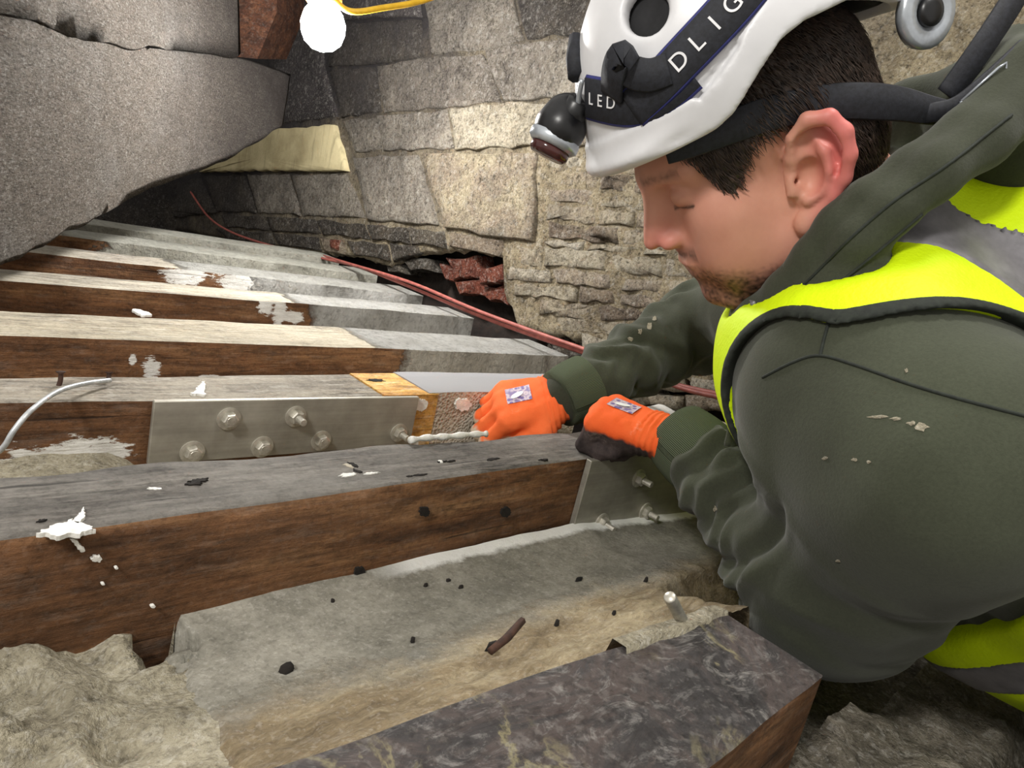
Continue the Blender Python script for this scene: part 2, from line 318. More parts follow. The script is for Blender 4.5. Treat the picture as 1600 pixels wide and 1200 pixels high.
# ------------------------------------------------------------------ the setting: stone wall at X = 1.08
WX = 1.085
def outline(poly, jitter, seglen, seed):
    r = random.Random(seed); P = [np.array(p, float) for p in poly]; out = []
    for i in range(len(P)):
        a, b = P[i], P[(i + 1) % len(P)]; n = max(1, int(np.linalg.norm(b - a) / seglen))
        d = b - a; nn = np.array([-d[1], d[0]]) / (np.linalg.norm(d) + 1e-9)
        for k in range(n):
            q = a + d * (k / n)
            out.append(q + nn * r.uniform(-1, 1) * jitter + (d / (np.linalg.norm(d) + 1e-9)) * r.uniform(-1, 1) * jitter * .5)
    return np.array(out)
def block(name, poly, mat, parent, x_face=1.066, x_back=1.10, gap=.003, jitter=.003, relief=.004, seed=0, seglen=.045):
    """one stone: poly in wall coordinates (Y, Z); front face towards -X"""
    o = outline(poly, jitter, seglen, seed); c = o.mean(0); n = len(o)
    rad = np.linalg.norm(o - c, axis=1, keepdims=True); o = o - (o - c) / rad * gap
    V = []; size = rad.mean()
    rings = [(1.0, x_back), (1.0, x_face + .006), (1 - min(.006 / size, .3), x_face)]
    if size > .05: rings += [(.72, x_face), (.42, x_face)]
    for k, (s, x) in enumerate(rings):
        for p in o:
            q = c + (p - c) * s; dx = relief * fbm(q[0] * 1.0 + seed * 3.1, q[1], seed, 22, 3) if k >= 1 else 0
            V.append((x + dx, q[0], q[1]))
    V.append((x_face + relief * fbm(c[0] + seed * 3.1, c[1], seed, 22, 3), c[0], c[1]))
    Fc = []
    for k in range(len(rings) - 1):
        for j in range(n):
            a = k * n + j; b = k * n + (j + 1) % n; Fc.append((a, b, b + n, a + n))
    k = (len(rings) - 1) * n
    for j in range(n): Fc.append((k + j, k + (j + 1) % n, len(V) - 1))
    return mesh(name, V, Fc, mat, parent)
def wp(pts): return [tuple(on_x(x, y, WX)[1:]) for x, y in pts]

# rubble base plane of the wall, its ragged foot broken out over the joist pockets
foot_px = [(140, 352), (300, 362), (420, 388), (500, 398), (560, 402), (615, 420), (640, 400), (690, 396), (735, 392), (788, 404), (794, 470), (812, 512), (850, 524), (905, 534), (990, 560), (1060, 590), (1160, 640), (1280, 700)]
foot = [on_x(x, y, WX)[1:] for x, y in foot_px]; foot = sorted([tuple(p) for p in foot]); fy = [p[0] for p in foot]; fz = [p[1] for p in foot]
ys = np.concatenate([np.arange(-.9, 2.4, .018), np.arange(2.4, 5.3, .12)]); V = []; Fc = []; nzr = 60
for y in ys:
    z0 = np.interp(y, fy, fz) if y > fy[0] else fz[0]
    z0 += .012 * nz(y, 3, 1, 30)
    for k in range(nzr):
        z = z0 + (1.7 - z0) * (k / (nzr - 1)) ** 1.3
        V.append((WX - .0095 + (.006 * fbm(y, z, 2, 18, 3) if k else 0) + (0.02 if k == 0 else 0), y, z))
for i in range(len(ys) - 1):
    for k in range(nzr - 1):
        a = i * nzr + k; Fc.append((a, a + nzr, a + nzr + 1, a + 1))
wall = mesh('wall_back', V, Fc, M['mortar_wall']); tag(wall, kind='structure')
# thickness of the wall seen in the broken pockets
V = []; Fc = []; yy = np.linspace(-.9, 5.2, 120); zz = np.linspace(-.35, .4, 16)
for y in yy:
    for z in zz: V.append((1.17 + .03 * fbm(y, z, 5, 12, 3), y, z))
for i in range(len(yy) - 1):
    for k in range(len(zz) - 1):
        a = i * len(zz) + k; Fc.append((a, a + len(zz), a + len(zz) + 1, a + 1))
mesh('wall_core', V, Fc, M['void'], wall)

stones = [  # (material, pixel corners, proud)
 ('stone_black', [(428, -30), (506, -30), (512, 100), (534, 186), (440, 196), (428, 120)], .0),
 ('stone_black', [(512, -40), (660, -40), (664, 30), (512, 36)], .004),
 ('stone_dark', [(513, 38), (664, 32), (668, 92), (590, 104), (518, 108)], .0),
 ('stone_grey', [(664, -40), (800, -40), (826, 66), (760, 84), (680, 88)], .0),
 ('stone_dark', [(803, -40), (985, -40), (990, 50), (828, 66)], .002),
 ('stone_dark', [(520, 111), (592, 106), (604, 178), (540, 186)], .0),
 ('stone_grey', [(594, 106), (690, 90), (762, 86), (790, 160), (700, 172), (605, 180)], .0),
 ('stone_grey', [(764, 84), (830, 68), (1000, 56), (1000, 152), (880, 158), (792, 162)], .004),
 ('stone_grey', [(540, 190), (592, 184), (604, 236), (562, 242)], .0),
 ('stone_grey', [(594, 182), (705, 172), (716, 234), (660, 237), (605, 238)], .0),
 ('stone_pale', [(706, 172), (800, 164), (935, 158), (1010, 156), (1010, 226), (930, 231), (718, 236)], .003),
 ('stone_yellow', [(318, 270), (384, 228), (440, 204), (533, 198), (552, 268)], .012),
 ('stone_dark', [(322, 276), (388, 274), (408, 334), (345, 332)], .0),
 ('stone_grey', [(390, 274), (458, 273), (476, 338), (410, 335)], .0),
 ('stone_grey', [(460, 273), (549, 272), (577, 342), (478, 339)], .0),
 ('stone_dark', [(160, 340), (235, 300), (318, 278), (343, 333), (250, 345)], .0),
 ('stone_grey', [(557, 247), (660, 242), (694, 354), (582, 346)], .004),
 ('stone_pale', [(666, 242), (760, 240), (846, 240), (842, 378), (780, 374), (704, 358)], .006),
 ('brick', [(705, 362), (792, 378), (790, 402), (736, 391), (706, 386)], -.004),
 ('stone_dark', [(578, 350), (642, 356), (648, 382), (586, 376)], .002), ('stone_dark', [(644, 357), (701, 363), (704, 388), (650, 383)], .002),
 ('stone_dark', [(500, 344), (576, 350), (584, 376), (510, 368)], .0), ('stone_dark', [(420, 338), (498, 344), (507, 367), (430, 362)], .0),
 ('stone_dark', [(350, 336), (418, 338), (428, 361), (360, 356)], .0),
 ('brick', [(505, 371), (540, 375), (546, 398), (512, 394)], .004), ('brick_red', [(527, 374), (541, 376), (540, 392), (526, 388)], .012),
 ('stone_dark', [(548, 376), (612, 382), (618, 408), (560, 402)], .004), ('stone_dark', [(614, 381), (660, 386), (664, 396), (640, 402), (620, 410)], .002),
 ('stone_dark', [(430, 364), (503, 371), (508, 392), (440, 384)], .0), ('stone_dark', [(340, 358), (428, 364), (436, 382), (360, 374)], .0),
]
for i, (mt, px, pr) in enumerate(stones):
    block('stone', wp(px), M[mt], wall, 1.068 - pr, seed=i + 1, gap=.0028, jitter=.004, relief=.0045 if pr < .01 else .002, seglen=.04)
# rough brick and rubble courses to the right of the big blocks
rows = [(242, 262), (264, 289), (291, 316), (318, 343), (345, 371), (373, 385), (387, 417), (419, 442), (444, 466), (468, 492), (494, 516), (518, 540), (542, 566), (568, 592), (594, 620)]
k = 100
for ri, (ya, yb) in enumerate(rows):
    x = 852 if yb < 386 else (796 if yb < 470 else 818 + (yb - 470) * 1.2); x += rng.uniform(0, 10)
    while x < 1290:
        w = rng.uniform(55, 112) * (1 + (ri % 3 == 1) * .15); s = lambda xx: .09 * (xx - 850)
        mt = rng.choice(['brick_pale', 'stone_pale', 'brick', 'brick_pale', 'brick_pale', 'stone_pale'])
        g = 1.3
        block('brick', wp([(x + g, ya + s(x) + rng.uniform(-2, 3)), (x + w - g, ya + s(x + w) + rng.uniform(-2, 3)), (x + w - g + rng.uniform(-4, 4), yb + s(x + w)), (x + g + rng.uniform(-3, 3), yb + s(x))]),
              M[mt], wall, 1.0715 + rng.uniform(-.004, .0035), seed=k, gap=.0015, jitter=.0045, relief=.007, seglen=.022)
        k += 1; x += w
# two more courses of big stone above the frame edge behind the helmet
for i, px in enumerate([[(1004, -40), (1200, -40), (1200, 50), (1002, 52)], [(1002, 56), (1220, 50), (1220, 150), (1003, 153)], [(1013, 156), (1230, 152), (1230, 232), (1012, 228)]]):
    block('stone', wp(px), M['stone_pale'], wall, 1.067, seed=300 + i, gap=.004, jitter=.004, relief=.006)
# broken red brick in the pocket
red = [[(690, 402), (735, 398), (748, 432), (700, 436)], [(748, 420), (786, 412), (790, 440), (752, 446)], [(700, 438), (742, 436), (748, 462), (706, 458)], [(744, 447), (790, 443), (788, 476), (750, 466)],
       [(676, 412), (698, 420), (700, 440), (684, 438)], [(786, 404), (797, 406), (797, 450), (788, 448)], [(628, 408), (668, 402), (674, 424), (640, 424)], [(600, 408), (622, 412), (632, 430), (606, 424)]]
for i, px in enumerate(red):
    block('brick', wp(px), M['brick_red' if i < 6 else 'stone_dark'], wall, 1.085 + rng.uniform(-.01, .02), 1.16, seed=400 + i, gap=.001, jitter=.005, relief=.010, seglen=.022).data.shade_flat()
for i, px in enumerate([[(830, 500), (880, 512), (884, 540), (840, 530)], [(884, 514), (930, 522), (934, 552), (888, 542)], [(846, 532), (900, 548), (900, 566), (856, 556)]]):
    block('brick', wp(px), M['stone_dark'], wall, 1.09 + rng.uniform(-.01, .02), 1.16, seed=420 + i, gap=.001, jitter=.005, relief=.015, seglen=.02)

# floor of the joist bays
V = []; Fc = []; xs = np.linspace(-1.2, 1.17, 40); yy = np.linspace(-1.3, 3.6, 60)
for x in xs:
    for y in yy: V.append((x, y, -.22 + .01 * fbm(x, y, 0, 8, 3)))
for i in range(len(xs) - 1):
    for k in range(len(yy) - 1):
        a = i * len(yy) + k; Fc.append((a, a + len(yy), a + len(yy) + 1, a + 1))
tag(mesh('floor', V, Fc, M['mortar']), kind='structure')

V = []; Fc = []; xs = np.linspace(-1.4, 1.12, 40); zz = np.linspace(-.3, 1.7, 30)
for x in xs:
    for z in zz: V.append((x, 3.5 + .02 * fbm(x, z, 9, 6, 3), z))
for i in range(len(xs) - 1):
    for k in range(len(zz) - 1): a = i * len(zz) + k; Fc.append((a, a + 1, a + len(zz) + 1, a + len(zz)))
tag(mesh('wall_far', V, Fc, M['stone_dark']), kind='structure')
# sloping ceiling boards at upper left
def plank(low, high, thick, parent, seed, n=44, mrows=14, mat='board'):
    lo = spline([at(*p) for p in low], n); hi = spline([at(*p) for p in high], n)
    V = []; Fc = []; back = []
    for i in range(n):
        for k in range(mrows):
            f = k / (mrows - 1); p = lo[i] + (hi[i] - lo[i]) * f
            e = .008 * fbm(p[0], p[1], p[2], 5, 3) + .004 * fbm(p[0], p[1], p[2], 22, 2); ed = (f < .01)
            V.append(p + np.array([.6, .7, .1]) * e + (np.array([0, 0, .008]) * fbm(p[0], p[1], seed, 16, 3) if ed else 0))
    nf = len(V)
    for i in range(n):
        for k in range(mrows): V.append(np.array(V[i * mrows + k]) + np.array([.45, .75, .35]) * thick)
    for i in range(n - 1):
        for k in range(mrows - 1):
            a = i * mrows + k; Fc.append((a, a + mrows, a + mrows + 1, a + 1)); b = a + nf; Fc.append((b, b + 1, b + mrows + 1, b + mrows))
        for k in (0, mrows - 1):
            a = i * mrows + k; b = a + mrows; Fc.append((a, b, b + nf, a + nf) if k else (a, a + nf, b + nf, b))
    for k in range(mrows - 1):
        for i in (0, n - 1):
            a = i * mrows + k; Fc.append((a, a + 1, a + 1 + nf, a + nf) if not i else (a, a + nf, a + 1 + nf, a + 1))
    return mesh('plank', V, Fc, M[mat], parent)
ceil = empty('ceiling', at(0, 200, .9), kind='structure')
crack_lo = [(-760, -160, .60), (-260, -40, .72), (0, 24, .84), (90, 52, .95), (180, 76, 1.12), (270, 84, 1.38), (372, 94, 1.72), (452, 120, 2.0)]
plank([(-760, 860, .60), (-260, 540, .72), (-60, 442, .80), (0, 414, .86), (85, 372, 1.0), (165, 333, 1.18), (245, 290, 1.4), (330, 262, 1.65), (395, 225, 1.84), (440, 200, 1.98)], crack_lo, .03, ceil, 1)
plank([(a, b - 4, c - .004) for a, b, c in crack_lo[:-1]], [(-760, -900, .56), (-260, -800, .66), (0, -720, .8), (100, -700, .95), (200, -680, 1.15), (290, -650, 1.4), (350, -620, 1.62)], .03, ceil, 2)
# ------------------------------------------------------------------ timbers
def beam_mesh(name, x0, x1, yf, yb, zt, zb, mats, parent, wane=.004, n=70, seed=0, notch=None, x_end_slope=0.0):
    """timber along X: yf / yb = front and back face as functions of x, top at zt; mats = [side, top, end]"""
    V = []; Fc = []; mi = []; xs = np.linspace(x0, x1, n)
    for x in xs:
        f = yf(x) if callable(yf) else yf; b = yb(x) if callable(yb) else yb
        w1 = wane * (.6 + fbm(x, seed, 0, 9, 4)); w2 = wane * (.6 + fbm(x, seed, 9, 9, 4))
        if notch: w1 += sum(d * math.exp(-((x - c) / s) ** 2) for c, s, d in notch)
        w1 = max(w1, .0012); w2 = max(w2, .0012); z = zt + .0015 * fbm(x, seed, 4, 7, 2); g = .0012
        ring = [(f, zb), (f + g * fbm(x, seed, 1, 20), zb * .6 + z * .4), (f + g * fbm(x, seed, 2, 20), zb * .25 + z * .75), (f + .001, z - w1 * .9), (f + w1 * .45, z - w1 * .25), (f + w1 * 1.2, z),
                (f + (b - f) * .4, z + .001 * fbm(x, seed, 6, 25)), (f + (b - f) * .7, z + .001 * fbm(x, seed, 7, 25)), (b - w2, z), (b, z - w2), (b, zb)]
        for y, zz in ring: V.append((x + x_end_slope * (zz - zt), y, zz))
    k = 11
    for i in range(n - 1):
        for j in range(k):
            a = i * k + j; b = i * k + (j + 1) % k; Fc.append((a, a + k, b + k, b)); mi.append(1 if 4 <= j <= 8 else 0)
    Fc.append(tuple(range(k))); Fc.append(tuple(reversed(range((n - 1) * k, n * k)))); mi += [len(mats) - 1] * 2
    o = mesh(name, V, Fc, mats, parent)
    o.data.polygons.foreach_set('material_index', mi)
    o.data.set_sharp_from_angle(angle=math.radians(50)) if hasattr(o.data, 'set_sharp_from_angle') else None
    return o
def hexbolt(name, loc, parent, nut=False, r=.0085, washer=.0125, nrm=-1):
    bm = bmesh.new()
    def cyl(r0, r1, d0, d1, seg, rot=0):
        vs = []
        for rr, d in ((r0, d0), (r1, d1)):
            vs.append([bm.verts.new((rr * math.cos(2 * math.pi * i / seg + rot), nrm * d, rr * math.sin(2 * math.pi * i / seg + rot))) for i in range(seg)])
        for i in range(seg): bm.faces.new((vs[0][i], vs[0][(i + 1) % seg], vs[1][(i + 1) % seg], vs[1][i]))
        bm.faces.new(vs[1]); bm.faces.new(list(reversed(vs[0])))
    cyl(washer, washer, 0, .0018, 24); cyl(washer * .96, washer * .8, .0018, .0022, 24)
    ro = rng.uniform(0, 1); cyl(r, r, .002, .008, 6, ro); cyl(r * .98, r * .8, .008, .0092, 6, ro)
    if nut:
        for q in range(8): cyl(r * .5, r * .44, .009 + q * .0016, .0106 + q * .0016, 12)
    else: cyl(r * .6, r * .55, .0092, .0096, 12)
    bmesh.ops.recalc_face_normals(bm, faces=bm.faces)
    o = bmobj(name, bm, M['bolt'], None); o.location = [float(v) for v in loc]
    o.parent = parent; o.matrix_parent_inverse = Matrix.Identity(4); return o
def plate(x0, x1, z0, z1, y, th, parent, bolts, slope=0.0):
    bm = bmesh.new(); bmesh.ops.create_cube(bm, size=1)
    for v in bm.verts:
        x = x0 + (v.co.x + .5) * (x1 - x0); zz = z0 + (v.co.z + .5) * (z1 - z0)
        v.co = (x + (slope * (z1 - zz) if v.co.x < 0 else 0), y - th * (v.co.y < 0), zz)
    bmesh.ops.bevel(bm, geom=list(bm.edges), offset=.0008, segments=1, affect='EDGES')
    p = bmobj('steel_plate', bm, M['steel'], parent); tag(p, 'stainless steel side plate with hex bolts')
    for (bx, bz, nut) in bolts:
        hexbolt('bolt', (bx, y - th, bz), p, nut)
    return p
def gouge(px, py, w, h, ang, joist, Z=0.0, seed=0, mat='gouge', name='gouge', lift=.0012):
    c = on_z(px, py, Z); n = 26; V = []; r = random.Random(seed); ca, sa = math.cos(ang), math.sin(ang); q = [(.55 + .75 * abs(nz(i * .55, seed * 1.7, 3)) + r.uniform(-.12, .12)) for i in range(n)]
    for rr, zz in ((1, 0), (.85, 1)):
        for i in range(n):
            a = 2 * math.pi * i / n; x = w * .62 * rr * q[i] * math.cos(a); y = h * .75 * rr * q[i] * math.sin(a)
            V.append((c[0] + x * ca - y * sa, c[1] + x * sa + y * ca, Z - .002 + (lift * r.uniform(.6, 1.1) + .002) * zz))
    V.append((c[0], c[1], Z + lift)); Fc = []
    for i in range(n): Fc += [(i, (i + 1) % n, n + (i + 1) % n, n + i), (n + i, n + (i + 1) % n, 2 * n)]
    return mesh(name, V, Fc, M[mat], joist, False)
def splat(name, pts, joist, mat, axis='z', base=0.0, thick=.002, seed=0, sub=5):
    """thin smear of resin with a ragged outline; pts are world points lying on the surface"""
    nn = {'z': np.array([0, 0, 1.0]), 'y': np.array([0, -1.0, 0])}[axis]; P = np.array(pts, float); c = P.mean(0); n = len(P); O = []; r = random.Random(seed)
    A = abs(sum(np.cross(P[i] - c, P[(i + 1) % n] - c) @ nn for i in range(n))) / 2; amp = .16 * math.sqrt(A); per = sum(np.linalg.norm(P[(i + 1) % n] - P[i]) for i in range(n)); thick = min(thick, .0022)
    for i in range(n):
        a, b = P[i], P[(i + 1) % n]; d = b - a; L = np.linalg.norm(d); m_ = max(3, int(70 * L / per)); o_ = np.cross(d / L, nn)
        for k in range(m_):
            q = a + d * k / m_; O.append(q + o_ * amp * (nz(q[0], q[1], q[2], .55 / amp) + .5 * nz(q[0], q[1], q[2] + seed, 1.6 / amp) + r.uniform(-.15, .15)))
    k = len(O); V = [q - nn * .001 for q in O] + [q + nn * thick for q in O]
    Fc = [(i, (i + 1) % k, (i + 1) % k + k, i + k) for i in range(k)] + [tuple(range(k, 2 * k))]
    o = mesh(name, V, Fc, mat, joist, False); bm = bmesh.new(); bm.from_mesh(o.data); bmesh.ops.triangulate(bm, faces=[f for f in bm.faces if len(f.verts) > 4], ngon_method='EAR_CLIP'); bmesh.ops.recalc_face_normals(bm, faces=bm.faces); bm.to_mesh(o.data); bm.free(); return o
ZB = -.21
def joist(y, label): return empty('floor_joist', (.3, y, ZB), label, 'joist', 'floor joists running into the stone wall')

# nearest joist: cut short, blackened slate-like top
J0 = joist(.16, 'nearest floor joist with blackened resin-streaked top and cut end')
beam_mesh('timber', -1.0, .474, lambda x: .112 - .004 * math.sin(x * 6), lambda x: .226 - .066 * max(0, x), 0, ZB, [M['oak_side'], M['slate']], J0, .004, seed=11)
V, Fc = tube_data([at(1046, 932, .66) , at(1052, 944, .665), at(1066, 968, .675)], .0045, 10)
rod_top = on_z(1046, 932, .026); rod_bot = on_z(1070, 978, -.006)
bm = bmesh.new()
d = (rod_bot - rod_top); L = np.linalg.norm(d); u_, v_, w_ = frame_of(d); nring = 40; prev = None
for i in range(nring):
    rr = .0046 if i % 2 else .0037; cc = rod_top + d * i / (nring - 1)
    ring = [bm.verts.new(cc + rr * (math.cos(2 * math.pi * j / 12) * u_ + math.sin(2 * math.pi * j / 12) * v_)) for j in range(12)]
    if prev:
        for j in range(12): bm.faces.new((prev[j], prev[(j + 1) % 12], ring[(j + 1) % 12], ring[j]))
    else: bm.faces.new(list(reversed(ring)))
    prev = ring
bm.faces.new(prev); bmesh.ops.recalc_face_normals(bm, faces=bm.faces)
bmobj('threaded_rod', bm, M['bolt'], J0, True)
# dried cement lip on the cut joist's far edge
V = []; Fc = []; xs = np.linspace(.355, .474, 14)
for x in xs:
    yb = .226 - .066 * x; w = .010 + .004 * fbm(x, 0, 0, 40)
    for (yy_, zz_) in ((yb - w, -.001), (yb - w + .002, .004), (yb + .003, .003 + .002 * fbm(x, 1, 0, 60)), (yb + .006, -.012)): V.append((x, yy_, zz_))
for i in range(13):
    for j in range(3): a = i * 4 + j; Fc.append((a, a + 4, a + 5, a + 1))
mesh('cement_lip', V, Fc, M['mortar_sand'], J0)

# second joist: waney dark top, steel plate at its end
J1 = joist(.49, 'dark waney-edged floor joist under the worker\'s near hand')
beam_mesh('timber', -1.0, .80, lambda x: .441 + .014 * min(max(x, 0), .8) / .5, lambda x: .536 + .004 * x, 0, ZB, [M['oak_side'], M['dark_top']], J1, .0085, n=150, seed=3,
          notch=[(.205, .016, .011), (.245, .03, .006), (.30, .02, .007), (.12, .03, .004), (.36, .012, .006), (.47, .02, .007), (.56, .015, .006), (.08, .01, .006)])
plate(.615, 1.04, -.125, .0005, .4575, .008, J1, [(.722, -.032, True), (.761, -.085, True), (.668, -.087, True)])
beam_mesh('repaired_end', .80, 1.06, .452, .545, .0, ZB, [M['end_pale'], M['end_pale']], J1, .002, n=12, seed=5)
for i, (px, py, w, h, a) in enumerate([(310, 752, .020, .006, .3), (302, 757, .016, .004, -.1), (690, 722, .012, .003, 0), (706, 721, .016, .003, .1), (770, 718, .022, .005, .1), (850, 719, .018, .004, 0), (655, 743, .02, .004, 0), (640, 745, .01, .003, 0), (65, 815, .006, .003, .2), (552, 727, .008, .011, .2), (558, 737, .006, .009, .4)]):
    gouge(px, py, w, h, a, J1, .0, i)
for i, (px, py, w, h, a) in enumerate([(545, 743, .022, .007, .1), (580, 741, .02, .003, 0), (240, 765, .012, .003, -.3), (688, 722, .007, .005, .2), (545, 729, .006, .012, .3)]):
    gouge(px, py, w, h, a, J1, .0, 50 + i, 'resin_white' if i != 4 else 'end_pale', 'resin_splash', .0014)
splat('resin_splash', [on_z(x, y) for x, y in [(58, 838), (88, 824), (112, 815), (122, 820), (150, 832), (120, 838), (90, 840)]], J1, M['resin_white'], 'z', 0, .003, 1)
splat('resin_splash', [on_z(x, y) for x, y in [(112, 818), (124, 808), (130, 796), (132, 812), (122, 822)]], J1, M['resin_white'], 'z', 0, .003, 9)
splat('resin_splash', [on_y(x, y, .442) for x, y in [(108, 840), (116, 840), (132, 858), (126, 861)]], J1, M['resin_white'], 'y', 0, .003, 2, 2)
for i, (px, py, r_) in enumerate([(150, 872, 9), (181, 886, 3), (160, 911, 3), (238, 946, 4)]):
    splat('resin_splash', [on_y(px + r_ * math.cos(a), py + r_ * .5 * math.sin(a), .443) for a in np.linspace(0, 6.28, 7)[:-1]], J1, M['resin_white'], 'y', 0, .002, 10 + i, 2)
for i, (px, py, r_) in enumerate([(663, 799, 8), (790, 800, 8), (562, 893, 9)]):
    splat('nail_hole', [on_y(px + r_ * math.cos(a), py + r_ * math.sin(a), .449) for a in np.linspace(0, 6.28, 9)[:-1]], J1, M['gouge'], 'y', 0, .0012, 20 + i, 2)

# third joist: bolted steel plate, spliced with new pine
J2 = joist(.72, 'floor joist with six-bolt steel plate and new pine splice')
beam_mesh('timber', -1.0, .472, lambda x: .680 + .004 * x, lambda x: .744 + .06 * x, 0, ZB, [M['side_j2'], M['grey_top']], J2, .004, seed=21)
plate(.205, .522, -.066, .0015, .679, .006, J2, [(.279, -.019, False), (.354, -.019, True), (.246, -.055, False), (.320, -.054, False), (.391, -.051, False), (.500, -.047, True)])
beam_mesh('pine_splice', .474, .56, .681, .772, .002, ZB, [M['pine'], M['pine']], J2, .001, n=8, seed=22)
gouge(537, 0, 0, 0, 0, J2) if False else None
gouge(588, 594, .03, .012, .1, J2, .002, 61, 'gouge', 'pine_knot', .0003)
# resin-and-mesh bandaged end of that joist
m = N('mesh_bandage_resin'); a = m.noise(9, 6, .6); v = m.vor(230, None, 'F1'); c = m.ramp(a, [(.3, S(168, 158, 142)), (.7, S(200, 192, 178))])
hol = m.math('MULTIPLY', m.ramp(v, [(.25, (1, 1, 1)), (.4, (0, 0, 0))]), m.ramp(m.noise(14, 4, .6), [(.42, (0, 0, 0)), (.55, (1, 1, 1))]))
c = m.mix(m.math('MULTIPLY', hol, .5), c, S(120, 108, 92)); M['bandage_side'] = m.out(c, .85, 0, m.bump(v, .7, .003), .2)
m = N('white_mesh_bandage_top'); ck = m.n('ShaderNodeTexBrick'); ck.inputs['Scale'].default_value = 62; m.l(m.coord((1, 1, 1), (0, 0, .5)), ck.inputs['Vector']); ck.inputs['Color1'].default_value = (.66, .66, .65, 1); ck.inputs['Color2'].default_value = (.56, .56, .55, 1); ck.inputs['Mortar'].default_value = (.30, .30, .31, 1); ck.inputs['Mortar Size'].default_value = .13
M['bandage_top'] = m.out(ck.outputs['Color'], .7, 0, m.bump(ck.outputs['Fac'], -.6, .003), .3)
beam_mesh('bandaged_end', .545, .86, .683, .775, .004, ZB, [M['bandage_side'], M['bandage_top']], J2, .003, n=30, seed=23)
for i, (px, py) in enumerate([(655, 632), (722, 632), (640, 690)]):
    splat('resin_splash', [on_y(px + 13 * math.cos(a), py + 10 * math.sin(a), .683) for a in np.linspace(0, 6.28, 9)[:-1]], J2, M['resin_white'], 'y', 0, .004, 30 + i, 2)
splat('resin_splash', [on_z(x, y, 0) for x, y in [(300, 618), (308, 606), (318, 598), (322, 604), (318, 614), (322, 619)]], J2, M['resin_white'], 'z', 0, .002, 41)
# bead of resin squeezed out beside the bandage
tube('resin_bead', spline([on_z(x, y, .004) for x, y in [(640, 688), (668, 684), (700, 682), (735, 679), (760, 678)]], 20), [.0035 + .001 * math.sin(i * 1.7) for i in range(20)], M['resin_white'], J2)

J3 = joist(.96, 'floor joist with tan top turning white toward the far hand')
beam_mesh('timber', -1.0, .70, lambda x: .892 + .03 * min(max(x, 0), .6), lambda x: 1.0 + .07 * min(max(x, 0), .55), 0, ZB, [M['side_p3'], M['top_p3']], J3, .005, seed=31)
beam_mesh('resin_coated_end', .70, 1.07, lambda x: .892 + .03 * min(max(x, 0), .6), lambda x: 1.0 + .07 * min(max(x, 0), .55), 0, ZB, [M['side_p3'], M['top_p3']], J3, .005, seed=31)
splat('resin_splash', [on_z(x, y) for x, y in [(206, 486), (212, 484), (232, 490), (236, 494), (222, 495)]], J3, M['resin_white'], 'z', 0, .002, 44)
J4 = joist(1.24, 'floor joist with brown side and thick white rippled resin end')
beam_mesh('timber', -1.0, .68, lambda x: 1.18 + .05 * min(max(x, 0), .8), lambda x: 1.265 + .06 * max(x, 0), 0, ZB, [M['side_p4'], M['top_p4']], J4, .004, seed=41)
beam_mesh('resin_coated_end', .68, 1.06, lambda x: 1.18 + .05 * min(max(x, 0), .8), lambda x: 1.265 + .06 * max(x, 0), 0, ZB, [M['side_p4'], M['top_p4']], J4, .004, seed=41)
J5 = joist(1.50, 'far floor joist with white smears over its dark side')
beam_mesh('timber', -1.0, .72, 1.45, lambda x: 1.54 + .03 * x, 0, ZB, [M['side_p5'], M['top_p5']], J5, .004, seed=51)
beam_mesh('resin_coated_end', .72, 1.07, 1.45, lambda x: 1.54 + .03 * x, 0, ZB, [M['side_p5'], M['top_p5']], J5, .004, seed=51)
J6 = joist(1.75, 'cream resin-coated joist, second farthest from the camera')
beam_mesh('timber', -1.0, .47, 1.70, 1.82, 0, ZB, [M['side_p6'], M['top_p6']], J6, .004, seed=61)
beam_mesh('resin_coated_end', .47, 1.08, 1.70, 1.82, 0, ZB, [M['side_p6'], M['top_p6']], J6, .004, seed=61)
J7 = joist(1.98, 'farthest cream-coated joist half hidden under the ceiling boards')
beam_mesh('timber', -1.0, .47, 1.93, 2.05, .002, ZB, [M['side_p6'], M['top_p6']], J7, .004, seed=71)
beam_mesh('resin_coated_end', .47, 1.08, 1.93, 2.05, .002, ZB, [M['side_p6'], M['top_p6']], J7, .004, seed=71)

# rusty nails and a wire on the spliced joist
def nail(px, py, h, lean, label):
    b = on_z(px, py, -.004); t_ = b + np.array(lean) + [0, 0, h]
    V, Fc = tube_data(spline([b, (b + t_) / 2 + [.001, 0, 0], t_], 7), [.0024, .0023, .0023, .0022, .0022, .002, .0045], 8)
    o = mesh('nail', V, Fc, M['rust']); tag(o, label, 'nail', 'rusty nails in the joist tops'); return o
nail(90, 608, .017, (.002, .002, 0), 'rusty nail sticking up from grey joist, the left of two')
nail(165, 602, .013, (.003, .004, 0), 'rusty nail sticking up from grey joist beside the wire end')
wp_ = [on_z(-40, 730, -.03), on_z(2, 702, -.012), on_z(22, 672, .004), on_z(50, 640, .016), on_z(90, 612, .014), on_z(130, 600, .010), on_z(172, 594, .006)]
V, Fc = tube_data(spline(wp_, 40), .0022, 8); tag(mesh('tie_wire', V, Fc, M['wire']), 'grey galvanised wire curling over the joist at the left edge', 'wire')
